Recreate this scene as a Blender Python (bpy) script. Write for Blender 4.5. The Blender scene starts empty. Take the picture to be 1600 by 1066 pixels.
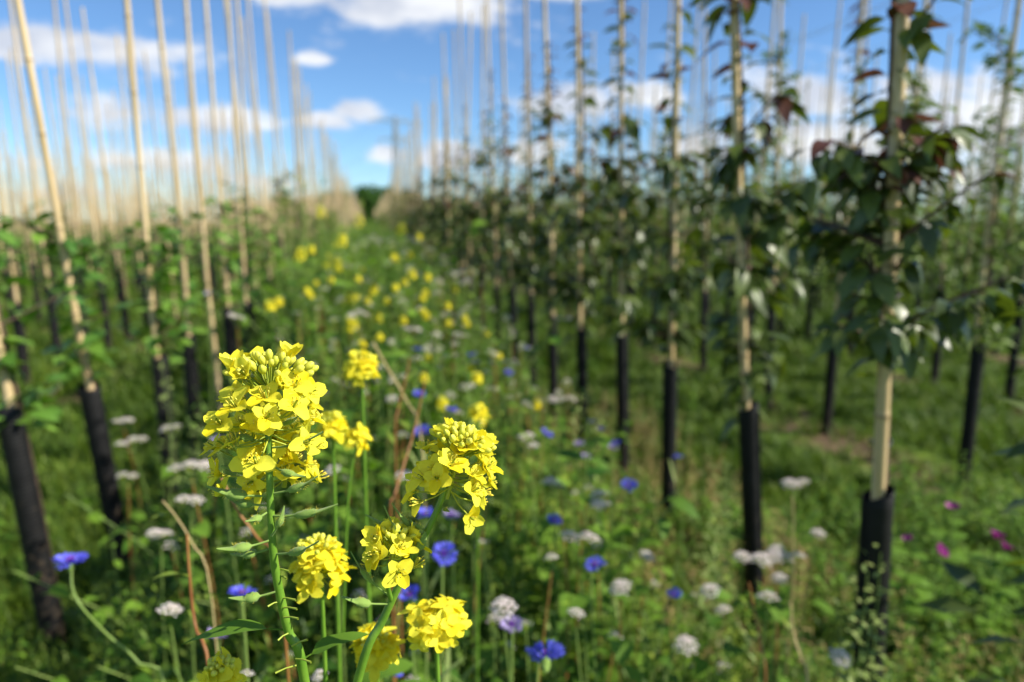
import bpy, math, random
import numpy as np
from mathutils import Vector, Matrix

# ------------------------------------------------------------------ camera
SC = bpy.context.scene
COL = SC.collection
H = 1.2
PITCH = math.atan(188 / 1067.0)
YAW = math.atan(225 / 1067.0 * math.cos(PITCH))
FPX = 1067.0
cd = bpy.data.cameras.new("camera")
cd.lens = 24.0
cd.sensor_width = 36.0
cd.clip_start = 0.02
cd.clip_end = 3000
cd.dof.use_dof = True
cd.dof.focus_distance = 0.335
cd.dof.aperture_fstop = 5.4
cd.dof.aperture_blades = 0
cam = bpy.data.objects.new("camera", cd)
COL.objects.link(cam)
cam.location = (0, 0, H)
cam.rotation_euler = (math.radians(90) - PITCH, 0, -YAW)
SC.camera = cam
CM = cam.rotation_euler.to_matrix()

# ------------------------------------------------------------------ light
SUN_AZ = math.radians(112)     # clockwise from +Y (the rows run along +Y)
SUN_EL = math.radians(39)
sd = bpy.data.lights.new("sun", 'SUN')
sd.energy = 5.0
sd.angle = math.radians(0.5)
sd.color = (1.0, 0.94, 0.82)
sun = bpy.data.objects.new("sun", sd)
COL.objects.link(sun)
sdir = Vector((math.sin(SUN_AZ) * math.cos(SUN_EL), math.cos(SUN_AZ) * math.cos(SUN_EL), math.sin(SUN_EL)))
sun.rotation_euler = sdir.to_track_quat('Z', 'Y').to_euler()
sun.location = (20, 0, 20)

SC.view_settings.view_transform = 'Standard'
SC.view_settings.look = 'None'
SC.view_settings.exposure = 0.70
SC.view_settings.gamma = 1.0
SC.cycles.use_denoising = True
SC.cycles.max_bounces = 6
SC.cycles.diffuse_bounces = 3
SC.cycles.transmission_bounces = 4
SC.cycles.caustics_reflective = False
SC.cycles.caustics_refractive = False


def ray(px, py):
    return (CM @ Vector(((px - 800) / FPX, -(py - 533) / FPX, -1.0)))


def P(px, py, d):
    """world point seen at a photo pixel, d metres away along the optical axis"""
    return Vector((0, 0, H)) + ray(px, py) * d


def PH(px, py, h):
    """world point seen at a photo pixel, at height h above the ground"""
    r = ray(px, py)
    return Vector((0, 0, H)) + r * ((h - H) / r.z)


def PY(px, py, Y):
    r = ray(px, py)
    return Vector((0, 0, H)) + r * (Y / r.y)


# ------------------------------------------------------------------ world
def build_world():
    w = bpy.data.worlds.new("World")
    SC.world = w
    w.use_nodes = True
    nt = w.node_tree
    N, L = nt.nodes, nt.links
    for n in list(N):
        N.remove(n)
    out = N.new('ShaderNodeOutputWorld')
    bg = N.new('ShaderNodeBackground')
    bg.inputs['Strength'].default_value = 0.088
    L.new(bg.outputs[0], out.inputs[0])
    sky = N.new('ShaderNodeTexSky')
    sky.sky_type = 'NISHITA'
    sky.sun_disc = False
    sky.sun_elevation = SUN_EL
    sky.sun_rotation = SUN_AZ
    sky.altitude = 1200
    sky.air_density = 1.0
    sky.dust_density = 0.0
    sky.ozone_density = 3.0
    tint = N.new('ShaderNodeMix')
    tint.data_type = 'RGBA'
    tint.blend_type = 'MULTIPLY'
    tint.inputs[0].default_value = 1.0
    tint.inputs[7].default_value = (0.80, 1.0, 1.16, 1)
    L.new(sky.outputs[0], tint.inputs[6])
    tc = N.new('ShaderNodeTexCoord')
    sep = N.new('ShaderNodeSeparateXYZ')
    L.new(tc.outputs['Generated'], sep.inputs[0])

    def m(op, a, b=None, c=None):
        n = N.new('ShaderNodeMath')
        n.operation = op
        for i, v in enumerate((a, b, c)):
            if v is None:
                continue
            if isinstance(v, (int, float)):
                n.inputs[i].default_value = v
            else:
                L.new(v, n.inputs[i])
        return n.outputs[0]
    ay = m('MAXIMUM', m('ABSOLUTE', sep.outputs[1]), 0.05)
    u = m('DIVIDE', sep.outputs[0], ay)
    v = m('DIVIDE', sep.outputs[2], ay)
    cb = N.new('ShaderNodeCombineXYZ')
    L.new(u, cb.inputs[0])
    L.new(v, cb.inputs[1])
    # clouds: (px, py, half width, half height, weight)
    cl = [(640, 0, 160, 42, 1.0), (480, -12, 140, 24, .8), (60, 70, 120, 34, .75), (200, 85, 120, 32, .7), (330, 185, 95, 26, .75), (190, 170, 110, 26, .6),
          (488, 92, 32, 12, .85), (560, 174, 42, 14, .95), (505, 188, 42, 14, .95), (607, 243, 34, 16, .8), (700, 245, 60, 22, .8),
          (250, 250, 130, 24, .62), (900, 160, 80, 26, .85), (1010, 150, 70, 22, .7), (820, 238, 60, 26, .7), (1100, 225, 90, 30, .75), (1250, 150, 90, 50, .75),
          (1290, 220, 130, 40, .85), (1540, 190, 130, 70, 1.0), (1430, 150, 60, 40, .8), (1560, 285, 140, 40, .8), (850, -14, 90, 16, .75), (70, 300, 130, 22, .5),
          (1450, 300, 200, 22, .6), (430, 285, 80, 16, .5), (40, 250, 90, 16, .5)]
    nz = N.new('ShaderNodeTexNoise')
    nz.inputs['Scale'].default_value = 17.0
    nz.inputs['Detail'].default_value = 8
    nz.inputs['Roughness'].default_value = 0.62
    mp = N.new('ShaderNodeVectorMath')
    mp.operation = 'MULTIPLY'
    mp.inputs[1].default_value = (0.75, 1.7, 1)
    L.new(cb.outputs[0], mp.inputs[0])
    L.new(mp.outputs[0], nz.inputs['Vector'])
    acc = None
    for (px, py, hw, hh, wt) in cl:
        r = ray(px, py)
        u0, v0 = r.x / r.y, r.z / r.y
        r2 = ray(px + hw, py)
        r3 = ray(px, py - hh)
        su, sv = abs(r2.x / r2.y - u0), abs(r3.z / r3.y - v0)
        a = N.new('ShaderNodeVectorMath')
        a.operation = 'SUBTRACT'
        a.inputs[1].default_value = (u0, v0, 0)
        L.new(cb.outputs[0], a.inputs[0])
        b = N.new('ShaderNodeVectorMath')
        b.operation = 'DIVIDE'
        b.inputs[1].default_value = (su, sv, 1)
        L.new(a.outputs[0], b.inputs[0])
        c = N.new('ShaderNodeVectorMath')
        c.operation = 'DOT_PRODUCT'
        L.new(b.outputs[0], c.inputs[0])
        L.new(b.outputs[0], c.inputs[1])
        e = m('MULTIPLY', m('POWER', 2.71828, m('MULTIPLY', c.outputs['Value'], -0.9)), wt * 1.5)
        acc = e if acc is None else m('MAXIMUM', acc, e)
    # thin general cloud for the sky outside the view
    back = m('MULTIPLY', m('LESS_THAN', sep.outputs[1], 0.0), 0.42)
    acc = m('MAXIMUM', acc, back)
    dens = m('ADD', acc, m('MULTIPLY', m('SUBTRACT', nz.outputs['Fac'], 0.5), 2.5))
    mr = N.new('ShaderNodeMapRange')
    mr.interpolation_type = 'SMOOTHSTEP'
    mr.inputs['From Min'].default_value = 0.22
    mr.inputs['From Max'].default_value = 1.0
    L.new(dens, mr.inputs['Value'])
    nz2 = N.new('ShaderNodeTexNoise')
    nz2.inputs['Scale'].default_value = 11.0
    nz2.inputs['Detail'].default_value = 4
    L.new(mp.outputs[0], nz2.inputs['Vector'])
    cr = N.new('ShaderNodeValToRGB')
    cr.color_ramp.elements[0].position = 0.4
    cr.color_ramp.elements[0].color = (4.9, 5.2, 5.9, 1)
    cr.color_ramp.elements[1].position = 0.6
    cr.color_ramp.elements[1].color = (7.3, 7.4, 7.6, 1)
    L.new(nz2.outputs['Fac'], cr.inputs[0])
    mx = N.new('ShaderNodeMix')
    mx.data_type = 'RGBA'
    L.new(m('MULTIPLY', mr.outputs[0], 0.92), mx.inputs[0])
    L.new(tint.outputs[2], mx.inputs[6])
    L.new(cr.outputs[0], mx.inputs[7])
    L.new(mx.outputs[2], bg.inputs['Color'])


build_world()

# ------------------------------------------------------------------ materials
MATS = {}


def mat(name, c1, c2=None, rough=0.5, transl=0.0, spec=0.4, noise=None, bump=0.0, bscale=200.0, tcol=None, island=True, third=None, sheen=0.0):
    m = bpy.data.materials.new(name)
    m.use_nodes = True
    nt = m.node_tree
    N, L = nt.nodes, nt.links
    bs = N['Principled BSDF']
    out = N['Material Output']
    bs.inputs['Roughness'].default_value = rough
    bs.inputs['Specular IOR Level'].default_value = spec
    if sheen:
        bs.inputs['Sheen Weight'].default_value = sheen
    c2 = c2 or c1
    ramp = N.new('ShaderNodeValToRGB')
    ramp.color_ramp.elements[0].color = (*c1, 1)
    ramp.color_ramp.elements[1].color = (*c2, 1)
    if third:
        e = ramp.color_ramp.elements.new(third[0])
        e.color = (*third[1], 1)
    tc = N.new('ShaderNodeTexCoord')
    nz = N.new('ShaderNodeTexNoise')
    nz.inputs['Scale'].default_value = noise or 40.0
    nz.inputs['Detail'].default_value = 4
    L.new(tc.outputs['Object'], nz.inputs['Vector'])
    if island:
        g = N.new('ShaderNodeNewGeometry')
        mm = N.new('ShaderNodeMath')
        mm.operation = 'MULTIPLY_ADD'
        L.new(nz.outputs['Fac'], mm.inputs[0])
        mm.inputs[1].default_value = 0.5
        m2 = N.new('ShaderNodeMath')
        m2.operation = 'MULTIPLY_ADD'
        L.new(g.outputs['Random Per Island'], m2.inputs[0])
        m2.inputs[1].default_value = 0.9
        m2.inputs[2].default_value = -0.2
        L.new(m2.outputs[0], mm.inputs[2])
        L.new(mm.outputs[0], ramp.inputs[0])
    else:
        mr = N.new('ShaderNodeMapRange')
        mr.inputs['From Min'].default_value = 0.3
        mr.inputs['From Max'].default_value = 0.7
        L.new(nz.outputs['Fac'], mr.inputs['Value'])
        L.new(mr.outputs[0], ramp.inputs[0])
    L.new(ramp.outputs[0], bs.inputs['Base Color'])
    if bump:
        nb = N.new('ShaderNodeTexNoise')
        nb.inputs['Scale'].default_value = bscale
        nb.inputs['Detail'].default_value = 3
        L.new(tc.outputs['Object'], nb.inputs['Vector'])
        b = N.new('ShaderNodeBump')
        b.inputs['Strength'].default_value = bump
        b.inputs['Distance'].default_value = 0.3 / bscale
        L.new(nb.outputs['Fac'], b.inputs['Height'])
        L.new(b.outputs[0], bs.inputs['Normal'])
    if transl:
        tr = N.new('ShaderNodeBsdfTranslucent')
        if tcol:
            tm = N.new('ShaderNodeMix')
            tm.data_type = 'RGBA'
            tm.blend_type = 'MULTIPLY'
            tm.inputs[0].default_value = 1
            tm.inputs[7].default_value = (*tcol, 1)
            L.new(ramp.outputs[0], tm.inputs[6])
            L.new(tm.outputs[2], tr.inputs[0])
        else:
            L.new(ramp.outputs[0], tr.inputs[0])
        ms = N.new('ShaderNodeMixShader')
        ms.inputs[0].default_value = transl
        L.new(bs.outputs[0], ms.inputs[1])
        L.new(tr.outputs[0], ms.inputs[2])
        L.new(ms.outputs[0], out.inputs[0])
    MATS[name] = m
    return m


mat('petal_yellow', (0.92, 0.74, 0.010), (0.95, 0.92, 0.09), rough=0.65, transl=0.4, spec=0.12, noise=140, bump=0.5, bscale=1100)
mat('bud_yellow', (0.62, 0.66, 0.06), (0.85, 0.80, 0.10), rough=0.5, transl=0.15, noise=300)
mat('stamen', (0.80, 0.62, 0.05), (0.75, 0.72, 0.12), rough=0.6, noise=300)
mat('mustard_stem', (0.08, 0.19, 0.015), (0.17, 0.31, 0.03), rough=0.42, spec=0.5, noise=60, bump=0.3, bscale=700, island=False)
mat('pedicel', (0.22, 0.32, 0.03), (0.40, 0.45, 0.05), rough=0.5, noise=200)
mat('pod', (0.12, 0.24, 0.03), (0.30, 0.42, 0.10), rough=0.75, spec=0.2, transl=0.12, noise=250, bump=0.8, bscale=1800, sheen=0.15)
mat('herb_leaf', (0.03, 0.09, 0.006), (0.24, 0.37, 0.025), rough=0.5, transl=0.38, tcol=(1.2, 1.25, 0.5), noise=12)
mat('broad_leaf', (0.025, 0.09, 0.008), (0.19, 0.33, 0.03), rough=0.62, spec=0.25, transl=0.35, tcol=(1.1, 1.3, 0.5), noise=20)
mat('pale_leaf', (0.18, 0.28, 0.06), (0.38, 0.46, 0.14), rough=0.6, transl=0.3, noise=20)
mat('weed_leaf', (0.035, 0.10, 0.008), (0.32, 0.41, 0.045), rough=0.55, transl=0.35, noise=20)
mat('herb_stem', (0.09, 0.18, 0.03), (0.25, 0.33, 0.08), rough=0.55, noise=20)
mat('red_stem', (0.20, 0.055, 0.02), (0.36, 0.18, 0.05), rough=0.5, noise=6, island=False)
mat('dry_stem', (0.42, 0.30, 0.13), (0.55, 0.42, 0.2), rough=0.7, noise=20)
mat('grass_blade', (0.05, 0.12, 0.006), (0.22, 0.29, 0.025), rough=0.55, transl=0.35, noise=1.1, third=(0.7, (0.13, 0.22, 0.014)))
mat('white_petal', (0.85, 0.80, 0.77), (0.90, 0.89, 0.86), rough=0.6, transl=0.42, noise=60, third=(0.15, (0.80, 0.66, 0.64)))
mat('blue_petal', (0.09, 0.09, 0.62), (0.17, 0.19, 0.85), rough=0.6, transl=0.25, noise=60)
mat('violet_centre', (0.16, 0.03, 0.36), (0.24, 0.06, 0.45), rough=0.6, noise=60)
mat('lilac_petal', (0.38, 0.30, 0.60), (0.55, 0.48, 0.72), rough=0.6, transl=0.25, noise=60)
mat('mauve_petal', (0.22, 0.008, 0.15), (0.36, 0.03, 0.26), rough=0.6, transl=0.25, noise=60)
mat('tree_leaf', (0.035, 0.06, 0.012), (0.11, 0.155, 0.022), rough=0.42, spec=0.5, transl=0.24, tcol=(1.6, 1.6, 0.5), noise=10)
mat('tree_leaf_red', (0.09, 0.03, 0.02), (0.16, 0.07, 0.045), rough=0.4, transl=0.3, noise=10)
mat('sapling_leaf', (0.05, 0.15, 0.018), (0.19, 0.34, 0.04), rough=0.5, spec=0.5, transl=0.3, tcol=(1.3, 1.3, 0.5), noise=10)
mat('pear_leaf', (0.06, 0.12, 0.014), (0.20, 0.30, 0.035), rough=0.5, transl=0.3, noise=10)
mat('orange_leaf', (0.6, 0.16, 0.02), (0.7, 0.25, 0.03), rough=0.5, transl=0.3, noise=10)
mat('bark', (0.05, 0.03, 0.02), (0.12, 0.075, 0.05), rough=0.7, noise=60, bump=0.4, bscale=300, island=False)
mat('distant_leaf', (0.035, 0.10, 0.012), (0.08, 0.18, 0.025), rough=0.6, transl=0.25, noise=1)
mat('steel', (0.30, 0.33, 0.36), (0.36, 0.38, 0.40), rough=0.5, island=False)
mat('tie_rubber', (0.015, 0.015, 0.015), (0.02, 0.02, 0.02), rough=0.6, island=False)


def guard_mat():
    m = mat('black_guard', (0.005, 0.005, 0.0055), (0.012, 0.012, 0.012), rough=0.6, spec=0.22, noise=30, island=False)
    nt = m.node_tree
    N, L = nt.nodes, nt.links
    tc = N.new('ShaderNodeTexCoord')
    wv = N.new('ShaderNodeTexWave')
    wv.bands_direction = 'Z'
    wv.inputs['Scale'].default_value = 28
    wv.inputs['Distortion'].default_value = 0.4
    L.new(tc.outputs['Object'], wv.inputs['Vector'])
    b = N.new('ShaderNodeBump')
    b.inputs['Strength'].default_value = 0.35
    b.inputs['Distance'].default_value = 0.002
    L.new(wv.outputs['Fac'], b.inputs['Height'])
    L.new(b.outputs[0], N['Principled BSDF'].inputs['Normal'])
    # dried mud splashed round the foot and dusty streaks above
    sx = N.new('ShaderNodeSeparateXYZ')
    L.new(tc.outputs['Object'], sx.inputs[0])
    nz = N.new('ShaderNodeTexNoise')
    nz.inputs['Scale'].default_value = 45
    nz.inputs['Detail'].default_value = 6
    L.new(tc.outputs['Object'], nz.inputs['Vector'])
    mz = N.new('ShaderNodeMath')
    mz.operation = 'MULTIPLY_ADD'
    L.new(sx.outputs[2], mz.inputs[0])
    mz.inputs[1].default_value = -.45
    L.new(nz.outputs['Fac'], mz.inputs[2])
    mr = N.new('ShaderNodeMapRange')
    mr.inputs['From Min'].default_value = .42
    mr.inputs['From Max'].default_value = .62
    mr.inputs['To Max'].default_value = .8
    L.new(mz.outputs[0], mr.inputs['Value'])
    bs = N['Principled BSDF']
    src = bs.inputs['Base Color'].links[0].from_socket
    mx = N.new('ShaderNodeMix')
    mx.data_type = 'RGBA'
    mx.inputs[7].default_value = (.09, .065, .04, 1)
    L.new(mr.outputs[0], mx.inputs[0])
    L.new(src, mx.inputs[6])
    L.new(mx.outputs[2], bs.inputs['Base Color'])


guard_mat()


def bamboo_mat():
    m = mat('bamboo', (0.44, 0.31, 0.14), (0.68, 0.53, 0.31), rough=0.42, spec=0.4, noise=3, island=False)
    nt = m.node_tree
    N, L = nt.nodes, nt.links
    # long streaks, and per-cane tone
    nz = next(n for n in N if n.type == 'TEX_NOISE')
    tc = next(n for n in N if n.type == 'TEX_COORD')
    mp = N.new('ShaderNodeMapping')
    mp.inputs['Scale'].default_value = (25, 25, 1.2)
    oi = N.new('ShaderNodeObjectInfo')
    L.new(oi.outputs['Random'], mp.inputs['Location'])
    L.new(tc.outputs['Object'], mp.inputs['Vector'])
    L.new(mp.outputs[0], nz.inputs['Vector'])
    hs = N.new('ShaderNodeHueSaturation')
    mr = N.new('ShaderNodeMapRange')
    mr.inputs['To Min'].default_value = 0.82
    mr.inputs['To Max'].default_value = 1.1
    L.new(oi.outputs['Random'], mr.inputs['Value'])
    L.new(mr.outputs[0], hs.inputs['Value'])
    bs = N['Principled BSDF']
    src = bs.inputs['Base Color'].links[0].from_socket
    L.new(src, hs.inputs['Color'])
    L.new(hs.outputs[0], bs.inputs['Base Color'])


bamboo_mat()
mat('bamboo_node', (0.16, 0.10, 0.05), (0.30, 0.20, 0.10), rough=0.6, noise=50, island=False)


def ground_mat():
    m = bpy.data.materials.new('ground')
    m.use_nodes = True
    nt = m.node_tree
    N, L = nt.nodes, nt.links
    bs = N['Principled BSDF']
    bs.inputs['Roughness'].default_value = 0.9
    bs.inputs['Specular IOR Level'].default_value = 0.15
    tc = N.new('ShaderNodeTexCoord')

    def noise(s, d=5):
        n = N.new('ShaderNodeTexNoise')
        n.inputs['Scale'].default_value = s
        n.inputs['Detail'].default_value = d
        L.new(tc.outputs['Object'], n.inputs['Vector'])
        return n.outputs['Fac']

    def ramp(f, p0, c0, p1, c1):
        r = N.new('ShaderNodeValToRGB')
        r.color_ramp.elements[0].position = p0
        r.color_ramp.elements[0].color = (*c0, 1)
        r.color_ramp.elements[1].position = p1
        r.color_ramp.elements[1].color = (*c1, 1)
        L.new(f, r.inputs[0])
        return r.outputs[0]
    green = ramp(noise(9), 0.35, (0.06, 0.12, 0.012), 0.65, (0.17, 0.25, 0.028))
    soil = ramp(noise(30), 0.3, (0.06, 0.04, 0.022), 0.7, (0.19, 0.13, 0.075))
    # bare herbicide strips under the tree rows, 1.5 m apart
    sx = N.new('ShaderNodeSeparateXYZ')
    L.new(tc.outputs['Object'], sx.inputs[0])

    def mm(op, a, b):
        n = N.new('ShaderNodeMath')
        n.operation = op
        for i, v in enumerate((a, b)):
            if isinstance(v, (int, float)):
                n.inputs[i].default_value = v
            else:
                L.new(v, n.inputs[i])
        return n.outputs[0]
    ph = mm('COSINE', mm('MULTIPLY', mm('SUBTRACT', sx.outputs[0], 1.0), 2 * math.pi / 1.5), 0)
    f = mm('ADD', mm('MULTIPLY', ph, 0.20), noise(2.2))
    out_ = mm('GREATER_THAN', mm('ABSOLUTE', mm('SUBTRACT', sx.outputs[0], 0.1), 0), 1.25)
    msk = N.new('ShaderNodeMapRange')
    msk.inputs['From Min'].default_value = 0.55
    msk.inputs['From Max'].default_value = 0.70
    L.new(f, msk.inputs['Value'])
    mx = N.new('ShaderNodeMix')
    mx.data_type = 'RGBA'
    L.new(mm('MULTIPLY', msk.outputs[0], out_), mx.inputs[0])
    L.new(green, mx.inputs[6])
    L.new(soil, mx.inputs[7])
    L.new(mx.outputs[2], bs.inputs['Base Color'])
    b = N.new('ShaderNodeBump')
    b.inputs['Strength'].default_value = 0.8
    b.inputs['Distance'].default_value = 0.03
    L.new(noise(35, 8), b.inputs['Height'])
    L.new(b.outputs[0], bs.inputs['Normal'])
    return m


# ------------------------------------------------------------------ mesh helpers
class MB:
    """collects quads into one mesh with several materials"""

    def __init__(s):
        s.V, s.Q, s.M, s.n = [], [], [], 0

    def add(s, V, Q, mi=0):
        V = np.asarray(V, dtype=np.float64)
        Q = np.asarray(Q, dtype=np.int64)
        s.V.append(V)
        s.Q.append(Q + s.n)
        s.M.append(np.full(len(Q), mi) if np.isscalar(mi) else np.asarray(mi))
        s.n += len(V)
        return s

    def geo(s):
        return np.concatenate(s.V), np.concatenate(s.Q), np.concatenate(s.M)

    def mesh(s, name, mats, smooth=True):
        V, Q, M = s.geo()
        me = bpy.data.meshes.new(name)
        me.vertices.add(len(V))
        me.vertices.foreach_set('co', V.astype(np.float32).ravel())
        me.loops.add(Q.size)
        me.loops.foreach_set('vertex_index', Q.astype(np.int32).ravel())
        me.polygons.add(len(Q))
        me.polygons.foreach_set('loop_start', np.arange(0, Q.size, 4, dtype=np.int32))
        me.polygons.foreach_set('loop_total', np.full(len(Q), 4, dtype=np.int32))
        for m in mats:
            me.materials.append(MATS[m])
        me.polygons.foreach_set('material_index', M.astype(np.int32))
        me.polygons.foreach_set('use_smooth', np.full(len(Q), smooth))
        me.update(calc_edges=True)
        return me


def replicate(mb, geo, mats4, mi_map=None):
    """add a template (V,Q,M) once per 4x4 matrix"""
    V, Q, M = geo
    T = np.asarray(mats4)
    k = len(T)
    if k == 0:
        return
    Vh = np.concatenate([V, np.ones((len(V), 1))], 1)
    W = np.einsum('kij,nj->kni', T[:, :3, :], Vh).reshape(-1, 3)
    QQ = (Q[None] + (np.arange(k) * len(V))[:, None, None]).reshape(-1, 4)
    mb.add(W, QQ, np.tile(M, k))


def frame(p, d, up=(0, 0, 1), s=1.0, roll=0.0):
    """4x4: local x along d, local z near up"""
    x = np.array(d, float)
    x /= np.linalg.norm(x) + 1e-12
    u = np.array(up, float)
    y = np.cross(u, x)
    n = np.linalg.norm(y)
    y = np.array([0, 1.0, 0]) if n < 1e-4 else y / n
    z = np.cross(x, y)
    if roll:
        c, q = math.cos(roll), math.sin(roll)
        y, z = y * c + z * q, z * c - y * q
    T = np.eye(4)
    T[:3, 0], T[:3, 1], T[:3, 2], T[:3, 3] = x * s, y * s, z * s, p
    return T


def zframe(p, d, s=1.0, roll=0.0):
    """4x4: local z along d"""
    z = np.array(d, float)
    z /= np.linalg.norm(z) + 1e-12
    a = np.array([1.0, 0, 0]) if abs(z[0]) < 0.8 else np.array([0, 1.0, 0])
    x = np.cross(a, z)
    x /= np.linalg.norm(x)
    y = np.cross(z, x)
    c, q = math.cos(roll), math.sin(roll)
    x, y = x * c + y * q, y * c - x * q
    T = np.eye(4)
    T[:3, 0], T[:3, 1], T[:3, 2], T[:3, 3] = x * s, y * s, z * s, p
    return T


def xform(geo, T):
    V, Q, M = geo
    return V @ T[:3, :3].T + T[:3, 3], Q, M


def tube(pts, rad, sides=6):
    pts = np.array([list(p) for p in pts], float)
    n = len(pts)
    rad = np.full(n, rad) if np.isscalar(rad) else np.array(rad, float)
    t = np.gradient(pts, axis=0)
    t /= np.linalg.norm(t, axis=1)[:, None] + 1e-12
    a = np.array([0.3, 0.9, 0.1]) if abs(t[0][2]) > 0.7 else np.array([0, 0, 1.0])
    V = []
    for i in range(n):
        x = np.cross(a, t[i])
        x /= np.linalg.norm(x) + 1e-12
        y = np.cross(t[i], x)
        a = np.cross(x, t[i]) * -1 if False else a
        for k in range(sides):
            g = 2 * math.pi * k / sides
            V.append(pts[i] + rad[i] * (x * math.cos(g) + y * math.sin(g)))
    Q = []
    for i in range(n - 1):
        for k in range(sides):
            k2 = (k + 1) % sides
            Q.append((i * sides + k, i * sides + k2, (i + 1) * sides + k2, (i + 1) * sides + k))
    return np.array(V), np.array(Q)


def blob(rx, ry, rz, nu=6, nv=4):
    """ellipsoid, quads only (poles pinched)"""
    V, Q = [], []
    for i in range(nv + 1):
        th = math.pi * i / nv
        s, c = max(math.sin(th), 0.02), math.cos(th)
        for k in range(nu):
            g = 2 * math.pi * k / nu
            V.append((rx * s * math.cos(g), ry * s * math.sin(g), -rz * c))
    for i in range(nv):
        for k in range(nu):
            k2 = (k + 1) % nu
            Q.append((i * nu + k, i * nu + k2, (i + 1) * nu + k2, (i + 1) * nu + k))
    return np.array(V), np.array(Q)


def leaf(L=1.0, W=0.5, n=4, fold=0.15, droop=0.3, peak=0.4, wave=0.0, petiole=0.0, mi=0, point=1.0):
    """leaf blade along +x, up +z; two halves folded along the midrib"""
    V = []
    us = np.linspace(0, 1, n + 1)
    for u in us:
        a = u / peak if u < peak else (1 - u) / (1 - peak)
        w = W / 2 * (max(a, 0) ** (0.6 if u < peak else point)) * (1.0 if u < peak else 1.0)
        w = W / 2 * math.sin(math.pi * (u ** (math.log(0.5) / math.log(peak)))) ** 0.85 if 0 < u < 1 else 0.0005 * L
        x = petiole * L + L * u
        z = -droop * L * u * u + 0.05 * L * u
        wz = fold * w + wave * W * math.sin(u * 9.0)
        V += [(x, w, z + wz), (x, 0, z), (x, -w, z + fold * w - wave * W * math.sin(u * 9.0 + 1))]
    Q = []
    for i in range(n):
        a = i * 3
        Q += [(a, a + 1, a + 4, a + 3), (a + 1, a + 2, a + 5, a + 4)]
    V, Q = np.array(V), np.array(Q)
    return V, Q, np.full(len(Q), mi)


def combine(parts):
    mb = MB()
    for g in parts:
        mb.add(g[0], g[1], g[2] if len(g) > 2 else 0)
    return mb.geo()


# ------------------------------------------------------------------ object helpers
def link(o, parent=None):
    COL.objects.link(o)
    if parent is not None:
        o.parent = parent
    return o


def tag(o, label=None, cat=None, group=None, kind=None):
    if label:
        o['label'] = label
    if cat:
        o['category'] = cat
    if group:
        o['group'] = group
    if kind:
        o['kind'] = kind
    return o


def empty(name, loc=(0, 0, 0), rz=0.0):
    o = bpy.data.objects.new(name, None)
    o.empty_display_size = 0.05
    o.location = loc
    o.rotation_euler = (0, 0, rz)
    return link(o)


def obj(name, me, parent=None, loc=None):
    o = bpy.data.objects.new(name, me)
    if loc is not None:
        o.location = loc
    return link(o, parent)


RN = np.random.default_rng(7)
rnd = random.Random(11)
U = rnd.uniform
GOLD = math.radians(137.508)


def sph(az, el):
    return np.array([math.cos(az) * math.cos(el), math.sin(az) * math.cos(el), math.sin(el)])


# ================================================================== GROUND
def ground():
    xs = np.concatenate([-np.geomspace(700, 9, 14), np.linspace(-8, 9, 86), np.geomspace(10, 700, 14)])
    ys = np.concatenate([np.linspace(-3, 12, 80), np.geomspace(12.5, 1500, 26)])
    ys = np.concatenate([[-300, -60, -12], ys])
    X, Y = np.meshgrid(xs, ys)
    Z = (np.sin(X * 2.1 + Y * .7) + np.sin(Y * 1.9 - X * 1.3) + np.sin(X * 4.7 + 1.3) * .5) * 0.010 - 0.012
    Z[np.abs(Y) > 15] = -0.012
    V = np.stack([X, Y, Z], -1).reshape(-1, 3)
    nx = len(xs)
    Q = []
    for j in range(len(ys) - 1):
        for i in range(nx - 1):
            a = j * nx + i
            Q.append((a, a + 1, a + 1 + nx, a + nx))
    MATS['ground'] = ground_mat()
    me = MB().add(V, Q).mesh('ground', ['ground'])
    tag(obj('ground', me), 'grassy nursery ground with bare brown soil under the tree rows', None, None, 'structure')


ground()

# ================================================================== CANES, GUARDS, TREES
ROW_X = {'R1': 1.0, 'L1': -0.8}
CANE_L = 3.15


def cane_mesh(r, seed, length=CANE_L, sides=10, taper=.24):
    g = random.Random(seed)
    mb = MB()
    z, pts, rad = -0.05, [], []
    bx, by = g.uniform(-.012, .012), g.uniform(-.012, .012)
    nodes = []
    while z < length:
        nodes.append(z)
        z += g.uniform(0.20, 0.30)
    zs = np.linspace(0, length, 22)
    for t in zs:
        u = t / length
        k = min(1, (t / .9) ** 2)
        pts.append((k * bx * math.sin(u * 5), k * by * math.sin(u * 4 + 1), t))
        rad.append(r * (1.0 - taper * u))
    V, Q = tube(pts, rad, sides)
    mb.add(V, Q, 0)
    V, Q = tube([pts[-1], (pts[-1][0], pts[-1][1], length + 0.001)], [rad[-1], 0.0001], sides)
    mb.add(V, Q, 0)
    for nz in nodes[1:]:
        u = nz / length
        k = min(1, (nz / .9) ** 2) if nz > 0 else 0
        c = (k * bx * math.sin(u * 5), k * by * math.sin(u * 4 + 1))
        rr = r * (1.0 - taper * u)
        V, Q = tube([(c[0], c[1], nz - .010), (c[0], c[1], nz - .003), (c[0], c[1], nz + .002), (c[0], c[1], nz + .010)],
                    [rr * 0.99, rr * 1.15, rr * 1.13, rr * 0.99], sides)
        mb.add(V, Q, [0] * sides + [1] * sides + [0] * sides)
    return mb.mesh('bamboo_cane', ['bamboo', 'bamboo_node'])


CANES = [cane_mesh(0.0118, s) for s in range(5)]
CANES_THICK = [cane_mesh(0.0135, s + 20) for s in range(3)]


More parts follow.
